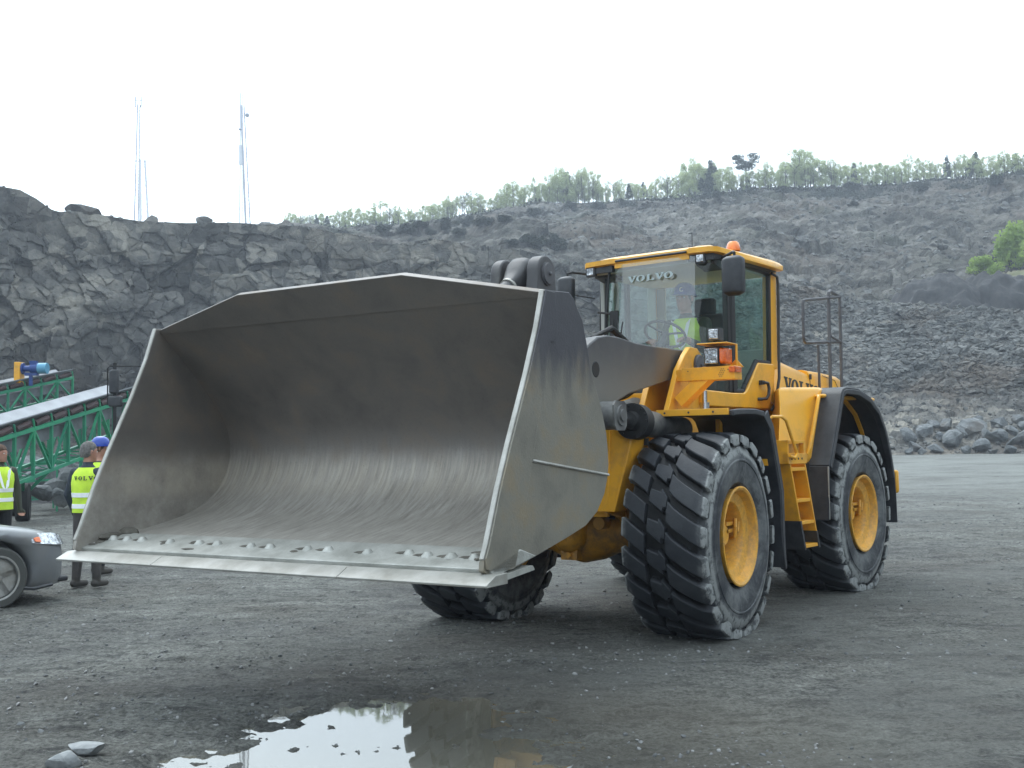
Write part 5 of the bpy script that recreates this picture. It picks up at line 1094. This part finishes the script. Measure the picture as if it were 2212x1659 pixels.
q = MB(); q.box((-.28, -.2, 1.5+H*.45), (.28, .2, 1.5+H*.60)); q.build('panel_antenna', 'mast_pale', r)
r, ln, H = mast(309, 470, 306, 345, 215, .9, 'mast_pale', 'faint low mast with side arms just right of the thin mast'); 
q = MB(); q.tube([(-2.6, 0, 1.5+H*.98), (2.6, 0, 1.5+H*.98)], .08, 4); q.tube([(-2.6, 0, 1.5+H*.98), (-2.6, 0, 1.5+H*1.12)], .07, 4); q.tube([(2.6, 0, 1.5+H*.98), (2.6, 0, 1.5+H*1.12)], .07, 4); q.build('side_arm', 'mast_pale', r)

# ================================================================ CONVEYORS
M['green'] = mat('green_conveyor_paint', (.030, .31, .15), .45, var=(.02, .21, .13), vscale=1.2); M['belt'] = mat('dusty_grey_belt', (.33, .345, .37), .7, var=(.25, .26, .28), vscale=2)
M['roller'] = mat('brown_roller_rubber', (.065, .032, .032), .7, var=(.03, .02, .02), vscale=4); M['sheet'] = mat('grey_return_belt', (.20, .215, .23), .6, var=(.13, .14, .15), vscale=3)
M['blue'] = mat('blue_motor_paint', (.012, .05, .22), .4); M['cyan'] = mat('light_blue_motor_cover', (.10, .32, .48), .4)
def conveyor(A, B, ht, wd, step, label, extend=0.0, legs=()):
    A = Vector(A); B = Vector(B); d = (B-A); Ln = d.length+extend; d.normalize(); hz = Vector((d.x, d.y, 0)).normalized(); sd = Vector((hz.y, -hz.x, 0))   # sd: towards the near side
    if sd.dot(A) > 0: sd = -sd
    upn = Vector((0, 0, 1)); r = empty('belt_conveyor', (A.x, A.y, 0)); tag(r, label, 'conveyor', None); O = Vector((A.x, A.y, 0)); P = lambda s_, off, z: A-O+d*s_+(-sd)*off+upn*z
    mb = MB(); n = max(2, int(round(Ln/step)))
    for off in (0, wd):
        for z in (0, -ht): mb.tube([P(0, off, z), P(Ln, off, z)], .062 if z == 0 else .052, 4)
        for i in range(n+1):
            s_ = Ln*i/n; mb.tube([P(s_, off, 0), P(s_, off, -ht)], .050, 4)
            if i < n: mb.tube([P(s_ if i % 2 == 0 else s_+Ln/n, off, -ht if i % 2 == 0 else -ht), P(s_+Ln/n if i % 2 == 0 else s_, off, 0)], .040, 4) 
    for i in range(n+1):
        s_ = Ln*i/n; mb.tube([P(s_, 0, -ht), P(s_, wd, -ht)], .03, 4); mb.tube([P(s_, 0, 0), P(s_, wd, 0)], .03, 4)
        if i < n: mb.tube([P(s_, 0, -ht), P(s_+Ln/n, wd, -ht)], .02, 4)
    for s_, zb in legs:
        for off in (0, wd):
            q = P(s_, off, -ht); mb.tube([q, (q.x, q.y, zb)], .05, 4)
            mb.tube([q, (q.x+hz.x*.9, q.y+hz.y*.9, zb)], .035, 4)
    mb.build('truss_frame', 'green', r, fix=False)
    m2 = MB(); bl = [(-.02, .16+.18), (wd*.28, .16), (wd*.72, .16), (wd+.02, .16+.18)]; 
    m2.add([P(s_, o, z) for s_ in (0, Ln) for o, z in bl]+[P(s_, o, z-.03) for s_ in (0, Ln) for o, z in bl], [(0, 1, 5, 4), (1, 2, 6, 5), (2, 3, 7, 6), (8, 12, 13, 9), (9, 13, 14, 10), (10, 14, 15, 11), (0, 4, 12, 8), (3, 11, 15, 7), (0, 8, 9, 1), (1, 9, 10, 2), (2, 10, 11, 3), (4, 5, 13, 12), (5, 6, 14, 13), (6, 7, 15, 14)])
    m2.build('belt', 'belt', r)
    m3 = MB(); m3.add([P(0, .12, -.12), P(Ln, .12, -.12), P(Ln, .12, -.40), P(0, .12, -.40), P(0, wd-.12, -.12), P(Ln, wd-.12, -.12), P(Ln, wd-.12, -.40), P(0, wd-.12, -.40)], [(0, 1, 2, 3), (4, 7, 6, 5), (0, 4, 5, 1), (3, 2, 6, 7), (0, 3, 7, 4), (1, 5, 6, 2)]); m3.build('return_belt', 'sheet', r)
    for i in range(n):
        s_ = Ln*(i+.5)/n; q = MB(); q.cyl(P(s_-Ln/n*.36, .05, .10), P(s_+Ln/n*.36, .05, .15), .085, seg=10); q.build('roller', 'roller', r, fix=False)
        q = MB(); q.tube([P(s_+Ln/n*.5, -.03, .0), P(s_+Ln/n*.40, -.03, .25)], .025, 4); q.build('roller_bracket', 'green', r, fix=False)
    return r, P, Ln
A = at(-60, 968, 26.2); B = at(236, 876, 31.6)
r, P, Ln = conveyor(A, B, 1.12, .95, .80, 'long green truss conveyor with grey belt rising behind the men', 1.9, ((6.6, .2),))
for s_ in (1, -1):
    c = at(50 if s_ > 0 else 40, 1074, 29.3 if s_ > 0 else 31.5); q = MB(); q.lathe([(-.14, .20), (-.16, .28), (-.16, .42), (-.12, .46), (.12, .46), (.16, .42), (.16, .28), (.14, .20)], (0, 0, 0), 'x', 32); w = q.build('wheel', 'rubber_trim', r); 
    w.location = (c.x-A.x, c.y-A.y, .46); w.rotation_euler = (0, 0, .35)
    q = MB(); q.lathe([(.02, .0), (.02, .12), (.10, .20), (.13, .22), (.12, .24), (-.12, .24), (-.12, .0)], (0, 0, 0), 'x', 24); rr = q.build('rim', 'sheet', w)
q = MB(); q.tube([P(2.2, .1, -1.1), (at(50, 1074, 29.3)-Vector((A.x, A.y, 0)))+Vector((-.1, .2, 0))], .05, 4); q.tube([P(3.6, .1, -1.1), (at(50, 1074, 29.3)-Vector((A.x, A.y, 0)))+Vector((-.1, .2, 0))], .05, 4); q.build('wheel_strut', 'green', r)
A = at(-60, 862, 40.5); B = at(157, 816, 43.5)
r2, P2_, Ln2 = conveyor(A, B, .75, .8, .72, 'shorter green truss conveyor farther back against the rock wall', 0, ((1.2, .3), (Ln*.42, .3)))
mb = MB(); e = P2_(Ln2-.9, .35, .30); mb.cyl(e+Vector((-.30, 0, .25)), e+Vector((.42, 0, .25)), .20, seg=20); mb.box(e+Vector((-.25, -.12, -.1)), e+Vector((.4, .12, .1))); mb.cyl(e+Vector((-.1, 0, .43)), e+Vector((-.1, 0, .55)), .08)
O2 = Vector((A.x, A.y, 0)); dm = at(45, 815, 42)-O2
mb = MB(); mb.cyl(dm+Vector((.35, 0, .30)), dm+Vector((.62, 0, .30)), .17, seg=20); mb.cyl(dm+Vector((.10, 0, .30)), dm+Vector((.35, 0, .30)), .10, seg=16); mb.cyl(dm+Vector((.06, 0, .30)), dm+Vector((.10, 0, .30)), .2, seg=16); mb.box(dm+Vector((.33, -.1, .45)), dm+Vector((.55, .1, .56))); mb.box(dm+Vector((.15, -.08, .05)), dm+Vector((.6, .08, .15))); mb.box(dm+Vector((.3, -.05, -.3)), dm+Vector((.4, .05, .1)))
dr = mb.build('drive_motor', 'blue', r2)
q = MB(); q.cyl(dm+Vector((.62, 0, .30)), dm+Vector((.92, 0, .30)), .19, seg=20); q.build('fan_cover', 'cyan', dr)
q = MB(); q.box(dm+Vector((-.16, -.2, -.25)), dm+Vector((.05, .2, .52))); q.build('gear_guard', 'dull_yellow', dr, .02)
# rack of green trusses stored on the ground behind
mb = MB(); a = at(60, 1005, 33); 
for i in range(5):
    for z in (.25, .75, 1.2): mb.tube([(a.x-1.5+.5*i, a.y+i*1.1, z+.1*i), (a.x+4.6+.3*i, a.y+1.5+i*1.1, z+.5+.1*i)], .035, 4)
for j in range(7):
    for i in (0, 2, 4): mb.tube([(a.x-1.2+.9*j+.5*i, a.y+.25*j+i*1.1, .0), (a.x-1.2+.9*j+.5*i, a.y+.25*j+i*1.1, 1.3+.08*j)], .03, 4)
o = mb.build('truss_section', 'green', fix=False); tag(o, 'spare green truss sections standing behind the long conveyor', 'truss')
# mirror of a vehicle parked behind the bucket
c = at(247, 832, 21.5); r = empty('mirror_post', (c.x, c.y, 0)); tag(r, 'black vehicle mirror on a bent tube frame showing left of the bucket', 'mirror'); sc_ = 21.5/2391; Z = lambda y: EYE+(980-y)*sc_
mb = MB(); mb.tube([(0, .02, Z(795)), (0, .02, 0)], .035, 8); mb.tube([(-.12, 0, Z(880)), (-.125, 0, Z(806)), (-.09, 0, Z(801)), (.75, 0, Z(803))], .014, 6); mb.tube([(-.125, 0, Z(878)), (.5, 0, Z(875))], .012, 6); mb.box((.0, -.02, 0), (1.0, .3, .3)); mb.build('post', 'rubber_trim', r)
mb = MB(); mb.box((-.09, -.05, Z(857)), (.085, .04, Z(808))); mb.build('mirror_head', 'black', r, .03)
mb = MB(); mb.box((-.10, -.06, Z(884)), (.15, .05, Z(862))); mb.build('marker_lamp', 'black', r, .03)

# ================================================================ CAR
M['car'] = mat('dusty_grey_car_paint', (.17, .18, .195), .36, .15, var=(.20, .205, .205), vscale=3, coat=.3); M['tyre_car'] = mat('dusty_car_tyre', (.07, .072, .068), .85); M['alloy'] = mat('alloy_wheel', (.48, .48, .47), .4, .4, var=(.30, .29, .26), vscale=6)
car = empty('parked_car', (-6.03, 12.17, 0), PI/2-math.radians(42)); tag(car, 'dusty grey car with a lit-looking headlight, nose showing at the left edge', 'car')
def carsec(x, hw, zt_, zs, zb_, tf_=.62):
    pr = [(0, zt_), (hw*tf_*.7, zt_-.005), (hw*tf_, zt_-.02), (hw*.86, zs+(zt_-zs)*.62), (hw*.955, zs+.02), (hw, zs-.10), (hw, (zs+zb_)/2), (hw*.985, zb_+.10), (hw*.93, zb_), (0, zb_)]
    return [(x, y, z) for y, z in pr]+[(x, -y, z) for y, z in pr[-2:0:-1]]
secs = [(.86, .40, .60, .52, .28), (.85, .56, .66, .56, .22), (.78, .70, .72, .60, .19), (.66, .80, .765, .66, .18), (.45, .865, .81, .72, .18), (.15, .895, .86, .77, .18), (-.3, .905, .905, .82, .18), (-.75, .905, .94, .85, .18), (-1.5, .91, .95, .86, .18), (-2.6, .91, .96, .87, .18), (-3.3, .90, .97, .88, .2), (-3.7, .84, .95, .86, .26), (-3.8, .7, .9, .8, .32)]
mb = MB(); mb.loft([carsec(*s_) for s_ in secs])
body = mb.build('body', 'car', car, sharp=50)
cut = MB(); 
for x in (0, -2.75): cut.cyl((x, -1.2, .33), (x, -.60, .33), .375, seg=40); cut.cyl((x, .60, .33), (x, 1.2, .33), .375, seg=40)
co = cut.build('cutter', 'rubber_trim'); co.location = car.location; co.rotation_euler = car.rotation_euler
bo = body.modifiers.new('b', 'BOOLEAN'); bo.object = co; bo.operation = 'DIFFERENCE'; bo.solver = 'EXACT'
bpy.context.view_layer.update(); dg = bpy.context.evaluated_depsgraph_get(); nm_ = bpy.data.meshes.new_from_object(body.evaluated_get(dg)); body.modifiers.clear(); body.data = nm_; bpy.data.objects.remove(co)
mb = MB(); mb.loft([[(x, y*w_, z) for y, z in ((-.78, .86), (-.70, .95), (.70, .95), (.78, .86))] if 0 else [(x, -w_, .90), (x, -w_*.8, zt_), (x, w_*.8, zt_), (x, w_, .90)] for x, w_, zt_ in ((-.72, .80, .93), (-1.5, .78, 1.38), (-2.0, .77, 1.45), (-2.8, .76, 1.44), (-3.4, .74, 1.2), (-3.65, .72, .95))], smooth=False); gh = mb.build('cabin', 'glass', car)
mb = MB(); mb.loft([[(x, -w_, z-.03), (x, -w_*.9, z), (x, w_*.9, z), (x, w_, z-.03)] for x, w_, z in ((-1.45, .64, 1.385), (-2.0, .66, 1.47), (-2.8, .65, 1.46), (-3.2, .6, 1.36))]); mb.build('roof', 'car', car)
for x, s_ in ((0, -1), (0, 1), (-2.75, -1), (-2.75, 1)):
    q = MB(); q.lathe([(-.10, .20), (-.105, .235), (-.105, .30), (-.085, .322), (.085, .322), (.105, .30), (.105, .235), (.10, .20)], (0, 0, 0), 'y', 48); w = q.build('wheel', 'tyre_car', car); w.location = (x, s_*.79, .318)
    q = MB(); q.lathe([(s_*.098, .21), (s_*.106, .222), (s_*.106, .235), (-.08, .235), (-.08, 0)], (0, 0, 0), 'y', 48); q.lathe([(s_*.05, .06), (s_*.085, .055), (s_*.088, 0)], (0, 0, 0), 'y', 20)
    for k in range(5):
        a = 2*PI*k/5+.3; c_, s2 = math.cos(a), math.sin(a); t1 = Vector((-s2, 0, c_)); o1 = Vector((c_, 0, s2)); y = s_*.08; v1 = [o1*.04+t1*.030, o1*.04-t1*.030, o1*.225-t1*.024, o1*.225+t1*.024]
        q.add([p_+Vector((0, y, 0)) for p_ in v1]+[p_+Vector((0, y-s_*.03, 0)) for p_ in v1], [(0, 1, 2, 3), (7, 6, 5, 4), (0, 4, 5, 1), (1, 5, 6, 2), (2, 6, 7, 3), (3, 7, 4, 0)])
    q.build('rim', 'alloy', w)
for s_ in (-1, 1):
    q = MB(); R = []
    for x, yo, z0, z1 in ((.36, .872, .655, .735), (.50, .853, .635, .752), (.64, .808, .62, .745), (.74, .735, .61, .722), (.80, .655, .61, .69)):
        R.append([(x+.018, s_*(yo+.010), z0), (x, s_*(yo-.05), z1), (x-.06, s_*(yo-.12), z1), (x-.06, s_*(yo-.12), z0)])
    q.loft(R, smooth=True); hlp = q.build('headlight', 'lens', car)
    q = MB(); q.loft([[(x+.022, s_*(yo+.014), z0+.01), (x+.012, s_*(yo-.02), z1-.02), (x-.02, s_*(yo-.1), z1-.02), (x-.02, s_*(yo-.1), z0+.01)] for x, yo, z0, z1 in ((.385, .870, .66, .725), (.42, .864, .655, .735), (.45, .858, .65, .735))]); q.build('indicator_lamp', 'amber', hlp)
mb = MB(); mb.box((.80, -.35, .42), (.872, .35, .58)); mb.box((.72, -.7, .20), (.86, .7, .26)); mb.build('grille', 'black', car, .02)
mb = MB(); mb.tube([(.62, -.81, .19), (.4, -.86, .17), (.2, -.88, .2)], .02, 6); mb.build('skirt', 'black', car)

# ================================================================ PEOPLE
M['skin'] = mat('skin', (.42, .22, .155), .55, var=(.36, .17, .12), vscale=20); M['hair'] = mat('grey_hair', (.20, .19, .185), .9, var=(.10, .095, .09), vscale=40, bump=.6, bscale=120)
M['hair2'] = mat('brown_hair', (.10, .06, .04), .9, bump=.5, bscale=120)
M['hivis'] = mat('hi_vis_yellow_fabric', (.62, .86, .055), .75, var=(.50, .72, .05), vscale=7, bump=.4, bscale=14); M['tape'] = mat('reflective_tape', (.93, .94, .95), .35, var=(.85, .87, .9), vscale=8)
M['navy'] = mat('navy_jacket', (.022, .030, .045), .85, var=(.035, .045, .06), vscale=6, bump=.5, bscale=10); M['olive'] = mat('dark_olive_jacket', (.05, .055, .04), .85, bump=.5, bscale=10); M['trouser'] = mat('worn_brown_trousers', (.085, .078, .075), .9, var=(.055, .05, .05), vscale=6, bump=.6, bscale=9)
M['black_cloth'] = mat('black_trousers', (.015, .016, .02), .9, bump=.4, bscale=10); M['shoe'] = mat('dusty_boot', (.06, .055, .05), .8); M['helmet'] = mat('blue_helmet_plastic', (.012, .055, .36), .3, coat=.3); M['orange_cloth'] = mat('orange_collar', (.75, .2, .03), .8)
def capsule(mb, a, b, r0, r1, seg=12, e=1.0):
    a = Vector(a); b = Vector(b); d = (b-a); n = d.length; d = d/n if n else Vector((0, 0, 1)); pts = []; rs = []
    for k in range(5): q = math.radians(90-k*22.5); pts.append(a-d*r0*math.sin(q)); rs.append(max(r0*math.cos(q), .001))
    for k in range(1, 6): q = math.radians(k*18); pts.append(b+d*r1*math.sin(q)); rs.append(max(r1*math.cos(q), .001))
    mb.tube(pts, rs, seg)
def person(name_label, cat, loc, rz, H, joints, zones, hair='hair', helmet=False, vest=True, face=True, hand_curl=.6, head_yaw=0, hem=.86, letter=False, badge=True, vneck=False):
    """joints: local metres, +x forward. zones(centre)->material index"""
    J = joints; r = empty('person', loc, rz); tag(r, name_label, cat); r.scale = (1, 1, 1)
    mb = MB(); hd = Vector(J['head']); nk = Vector(J['neck']); ch = Vector(J['chest']); pv = Vector(J['pelvis'])
    # torso as one loft of ellipses
    def ell(c, rx, ry, n=18): return [(c[0]+rx*math.cos(2*PI*k/n), c[1]+ry*math.sin(2*PI*k/n), c[2]) for k in range(n)]
    def lerp(a, b, t): return a+(b-a)*t
    T = [(pv-Vector((0, 0, .10)), .10, .13), (pv, .125, .165), (lerp(pv, ch, .35), .115, .150), (lerp(pv, ch, .75), .13, .165), (ch, .135, .185), (lerp(ch, nk, .55), .115, .175), (lerp(ch, nk, .85), .08, .105), (nk, .062, .066)]
    mb.loft([ell(c, a, b) for c, a, b in T]); capsule(mb, nk-Vector((0, 0, .04)), hd-Vector((.01, 0, .05)), .060, .055)
    for s_ in ('L', 'R'):
        sh, el, wr = Vector(J['sh'+s_]), Vector(J['el'+s_]), Vector(J['wr'+s_]); capsule(mb, ch+(sh-ch)*.5+Vector((0, 0, .05)), sh, .075, .07); capsule(mb, sh, el, .068, .052); capsule(mb, el, wr, .052, .036)
        d = (wr-el).normalized(); pd_ = Vector(J.get('pm'+s_, (1, 0, 0))); sdv = d.cross(pd_).normalized(); pd_ = sdv.cross(d)
        hc = wr+d*.085; capsule(mb, wr, wr+d*.035, .033, .034); 
        for k, (o, ln_) in enumerate(((-.030, .066), (-.010, .076), (.010, .072), (.030, .056))):
            k0 = wr+d*.02+sdv*o*.7; k1 = wr+d*.088+sdv*o; k2 = k1+(d*(1-hand_curl*.6)+pd_*hand_curl*.9).normalized()*ln_*.55; k3 = k2+(d*(1-hand_curl*1.3)+pd_*(hand_curl*1.5)).normalized()*ln_*.5
            capsule(mb, k0, k1, .017, .0125, 8); capsule(mb, k1, k2, .0115, .010, 8); capsule(mb, k2, k3, .010, .0085, 8)
        th0 = wr+d*.03-sdv*.022; th1 = th0+d*.035-sdv*.03+pd_*.02; capsule(mb, th0, th1, .016, .0125, 8); capsule(mb, th1, th1+d*.032+pd_*.012, .012, .010, 8)
        hp, kn, an = Vector(J['hp'+s_]), Vector(J['kn'+s_]), Vector(J['an'+s_]); capsule(mb, hp, kn, .098, .068); capsule(mb, kn, an, .070, .052)
        f = Vector(J.get('ft'+s_, (1, 0, 0))).normalized(); capsule(mb, an+Vector((0, 0, -.045))-f*.03, an+f*.15+Vector((0, 0, -.055)), .048, .040); 
    # head with features
    cy, sy = math.cos(head_yaw), math.sin(head_yaw); fx = Vector((cy, sy, 0)); fy = Vector((-sy, cy, 0)); fz = Vector((0, 0, 1)); Hh = lambda x, y, z: hd+fx*x+fy*y+fz*z
    R = []
    for z, a, b, ox in ((-.115, .030, .030, .045), (-.100, .055, .048, .030), (-.07, .074, .062, .018), (-.03, .086, .072, .008), (.02, .094, .077, .0), (.06, .092, .076, -.006), (.095, .074, .062, -.008), (.118, .040, .036, -.008), (.126, .008, .008, -.008)):
        R.append([Hh(ox+a*math.cos(2*PI*k/20), b*math.sin(2*PI*k/20), z) for k in range(20)])
    mb.loft(R)
    mb.loft([[Hh(.083, w_, z) for w_ in (-.006, .006)]+[Hh(.083+p_, w_*1.6, z) for w_ in (.006, -.006)] for z, p_ in ((.035, .006), (.0, .020), (-.018, .030), (-.030, .016))], smooth=True)
    for s_ in (-1, 1):
        capsule(mb, Hh(-.004, s_*.076, -.012), Hh(.004, s_*.082, .020), .011, .015, 8); capsule(mb, Hh(.080, s_*.018, .032), Hh(.076, s_*.045, .034), .011, .009, 8)
    capsule(mb, Hh(.076, -.018, -.056), Hh(.076, .018, -.056), .010, .010, 8); capsule(mb, Hh(.066, -.01, -.098), Hh(.066, .01, -.098), .020, .020, 8)
    o = mb.build('body', ['skin'], r, fix=True); rm = o.modifiers.new('r', 'REMESH'); rm.mode = 'VOXEL'; rm.voxel_size = .0085; rm.use_smooth_shade = True; sm = o.modifiers.new('s', 'SMOOTH'); sm.factor = .5; sm.iterations = 3
    bpy.context.view_layer.update(); dg = bpy.context.evaluated_depsgraph_get(); me = bpy.data.meshes.new_from_object(o.evaluated_get(dg)); o.modifiers.clear(); o.data = me
    me.materials.clear(); names = ['skin', *zones[0]]
    for nme in names: me.materials.append(M[nme])
    me.polygons.foreach_set('material_index', [zones[1](p_.center) for p_ in me.polygons]); me.polygons.foreach_set('use_smooth', [True]*len(me.polygons))
    # eyes
    if face:
        for s_ in (-1, 1):
            q = MB(); q.ball(Hh(.078, s_*.031, .012), (.012, .013, .009), u=10, v=6); q.ball(Hh(.087, s_*.031, .012), (.004, .005, .005), mi=1, u=8, v=5); q.build('eye', ('white', 'ink'), r)
    q = MB()
    if helmet:
        R = []
        for z, k_ in ((.035, 1.0), (.06, 1.0), (.09, .96), (.12, .86), (.145, .68), (.162, .42), (.17, .05)): R.append([Hh(-.004+.122*k_*math.cos(2*PI*k/28), .104*k_*math.sin(2*PI*k/28), z) for k in range(28)])
        q.loft(R); q.loft([[Hh(.0+(.135+(.045 if math.cos(2*PI*k/28) > 0 else 0)*max(0, math.cos(2*PI*k/28)))*math.cos(2*PI*k/28), .115*math.sin(2*PI*k/28), z) for k in range(28)] for z in (.030, .038)]); q.build('helmet', 'helmet', r)
        if badge:
            hb = [h_ for h_ in kids(r) if h_.name.startswith('helmet')][0]
            q = MB(); q.tube([Hh(-.004+.1225*math.cos(a)*.985, .1045*math.sin(a)*.985, .085+.018*math.sin(t_)) for a, t_ in [(badge+.14*math.cos(t2), t2) for t2 in [i*2*PI/14 for i in range(2, 14)]]], .005, 5); q.build('badge', 'white', hb)
        q = MB(); q.loft([[Hh(-.012+a*math.cos(2*PI*k/20), b*math.sin(2*PI*k/20), z) for k in range(20)] for z, a, b in ((-.04, .072, .073), (.0, .092, .084), (.04, .10, .086))]); q.build('hair', hair, r)
    else:
        R = []
        for z, k_, ox in ((-.055, .62, -.035), (-.03, .86, -.022), (.0, .97, -.014), (.03, 1.0, -.010), (.07, .98, -.008), (.10, .84, -.008), (.128, .56, -.006), (.142, .2, -.006), (.145, .02, -.006)): R.append([Hh(ox+(.100*k_ if math.cos(2*PI*k/24) < .4 or z > .06 else .078*k_)*math.cos(2*PI*k/24), .086*k_*math.sin(2*PI*k/24), z) for k in range(24)])
        q.loft(R); q.build('hair', hair, r)
    if vest:
        q = MB(); lo = pv+Vector((0, 0, hem-pv.z)); g = .03
        T2 = [(lo, .150, .190), (pv+Vector((0, 0, .06)), .152, .188), (lerp(pv, ch, .4), .150, .182), (lerp(pv, ch, .8), .160, .195), (ch+Vector((0, 0, .02)), .160, .205), (lerp(ch, nk, .45), .142, .200), (lerp(ch, nk, .68), .118, .165), (lerp(ch, nk, .86), .088, .115)]
        def ring(c, a, b, k_=1.0, n=28): return [(c[0]+a*k_*math.cos(t_)*(1+.03*math.sin(5*t_+c[2]*9)), c[1]+b*k_*math.sin(t_)*(1+.02*math.sin(7*t_+c[2]*14)), c[2]) for t_ in [2*PI*k/n for k in range(n)]]
        def at_z(z):
            for i in range(len(T2)-1):
                if T2[i][0].z <= z <= T2[i+1][0].z:
                    t_ = (z-T2[i][0].z)/(T2[i+1][0].z-T2[i][0].z); return (lerp(T2[i][0], T2[i+1][0], t_), T2[i][1]+(T2[i+1][1]-T2[i][1])*t_, T2[i][2]+(T2[i+1][2]-T2[i][2])*t_)
            return T2[4]
        q.loft([ring(*x_) for x_ in T2]); vs_ = q.build('vest', 'hivis', r)
        for z in J['bands']:
            q = MB(); q.loft([ring(*at_z(z-.027), 1.03), ring(*at_z(z+.027), 1.03)], caps=False); q.loft([ring(*at_z(z+.027), 1.03), ring(*at_z(z+.026), .98)], caps=False); q.build('reflective_band', 'tape', vs_)
        if vneck:
            for s_ in (-1, 1):
                q = MB(); w0, a0, b0 = at_z(ch.z-.10); w1, a1, b1 = at_z(nk.z-.075); q.add([(w0.x+a0*1.12, 0, w0.z-.02), (w0.x+a0*1.10, s_*.05, w0.z+.03), (w1.x+a1*1.10, s_*.105, w1.z+.03), (w1.x+a1*1.14, s_*.060, w1.z-.01)], [(0, 1, 2, 3)]); q.build('reflective_band', 'tape', vs_)
        if letter:
            fx_, uy_, zz_ = letter; w0, a0, b0 = at_z(zz_); sgn = -1 if fx_ == 'back' else 1
            q = MB(); x_ = w0.x+sgn*a0*1.035
            # curved to the cloth: each letter placed round the back
            xx_ = 0
            for ch_ in 'VOLVO':
                wl = {'V': 1.04, 'O': 1.0, 'L': .88}[ch_]; th = -(xx_+wl*.6-1.7)*.046*1.15/b0
                c_ = Vector((w0.x+sgn*a0*1.045*math.cos(th), w0.y+(b0*1.045*math.sin(th))*( 1 if sgn < 0 else -1), zz_)); ux_ = Vector((-sgn*a0*math.sin(th), (b0*math.cos(th))*(1 if sgn < 0 else -1), 0)).normalized()*(-1)
                word(q, ch_, c_, ux_, (0, 0, 1), .048, .003, 1.1); xx_ += wl*1.22
            q.build('lettering', 'ink', vs_, fix=False)
    return r
def stand(H, arms, lean=0.0, legs=((.0, .10), (.0, -.10))):
    k = H/1.78; J = {'pelvis': (0, 0, .93*k), 'chest': (lean*.5, 0, 1.26*k), 'neck': (lean, 0, 1.50*k), 'head': (lean+.02, 0, 1.645*k)}
    for s_, sg in (('L', 1), ('R', -1)):
        J['sh'+s_] = (lean*.8, sg*.185, 1.40*k); J['el'+s_] = arms[s_][0]; J['wr'+s_] = arms[s_][1]
        fx_, fy_ = legs[0 if sg > 0 else 1]; J['hp'+s_] = (0, sg*.09, .90*k); J['kn'+s_] = (fx_*.5+.015, fy_, .50*k); J['an'+s_] = (fx_, fy_, .105)
    J['bands'] = (1.0*k, 1.135*k); return J
def zone_std(c):        # 0 skin, 1 jacket, 2 trousers, 3 boots
    if c.z < .13: return 3
    if c.z < .92: 
        if abs(c.y) > .20 or c.x > .24: return 0 if c.z < .78 else 1
        return 2
    if c.z < 1.50: return 1
    return 0
J = stand(1.74, {'L': ((-.02, .28, 1.12), (.10, .29, .88)), 'R': ((-.02, -.27, 1.12), (.12, -.25, .88))}, .0, ((-.05, .12), (.05, -.10)))
P2m = person('grey-haired man in hi-vis vest and dark jacket seen from behind beside the bucket', 'person', (-5.10, 13.30, 0), math.radians(68), 1.74, J, (['navy', 'trouser', 'shoe'], zone_std), letter=('back', 1, 1.285), head_yaw=-.5, face=True, hem=.90)
J = stand(1.80, {'L': ((.05, .28, 1.14), (.2, .2, 1.0)), 'R': ((.05, -.27, 1.14), (.2, -.15, 1.0))}, .0, ((.05, .11), (-.08, -.13)))
P3m = person('man in blue helmet and hi-vis vest half hidden behind the grey-haired man', 'person', (-5.50, 14.75, 0), math.radians(60), 1.80, J, (['olive', 'black_cloth', 'shoe'], zone_std), helmet=True, hair='hair2', head_yaw=-.9, badge=2.6)
J = stand(1.74, {'L': ((-.03, .28, 1.12), (.0, .30, .86)), 'R': ((-.03, -.27, 1.12), (.0, -.28, .86))})
P1m = person('balding man in hi-vis vest facing the others at the left edge', 'person', (-7.18, 15.5, 0), math.radians(-38), 1.74, J, (['olive', 'black_cloth', 'shoe'], zone_std), hair='hair2', head_yaw=.5, vneck=True, hem=.84)
# driver seated in the cab
J = {'pelvis': (0, 0, .10), 'chest': (.03, 0, .42), 'neck': (.06, 0, .64), 'head': (.09, 0, .795), 'bands': (.17, .27)}
for s_, sg in (('L', 1), ('R', -1)):
    J['sh'+s_] = (.05, sg*.185, .55); J['el'+s_] = (.16, sg*.27, .28); J['wr'+s_] = (.37, sg*.19, .36); J['pm'+s_] = (.3, 0, -1); J['hp'+s_] = (.02, sg*.09, .08); J['kn'+s_] = (.46, sg*.13, .12); J['an'+s_] = (.56, sg*.12, -.24)
def zone_dr(c):
    if c.z > .655 : return 0
    if c.x > .385 and c.z > .25: return 0
    if c.z < -.22: return 3
    if c.z < .16: return 2
    return 1
dp_ = PIV+rotv(-.34, .14, YR)
driver = person('driver in blue helmet and hi-vis vest sitting behind the windscreen of the loader', 'person', (dp_.x, dp_.y, 2.27), YR, 1.78, J, (['olive', 'black_cloth', 'shoe'], zone_dr), helmet=True, hair='hair2', vneck=True, hem=.06, badge=.25)
driver.scale = (1.1, 1.1, 1.1)

# ================================================================ HAZE
mh = bpy.data.materials.new('haze'); mh.use_nodes = True; t = mh.node_tree; t.nodes.clear(); o_ = t.nodes.new('ShaderNodeOutputMaterial'); pv_ = t.nodes.new('ShaderNodeVolumePrincipled')
pv_.inputs['Color'].default_value = (.80, .88, 1, 1); pv_.inputs['Density'].default_value = .0010; pv_.inputs['Anisotropy'].default_value = .3; t.links.new(pv_.outputs[0], o_.inputs['Volume'])
mb = MB(); mb.box((-3100, -3100, -4), (3100, 3100, 95)); hz = mb.build('haze', mh); tag(hz, 'thin bright haze in the air over the quarry', kind='stuff')
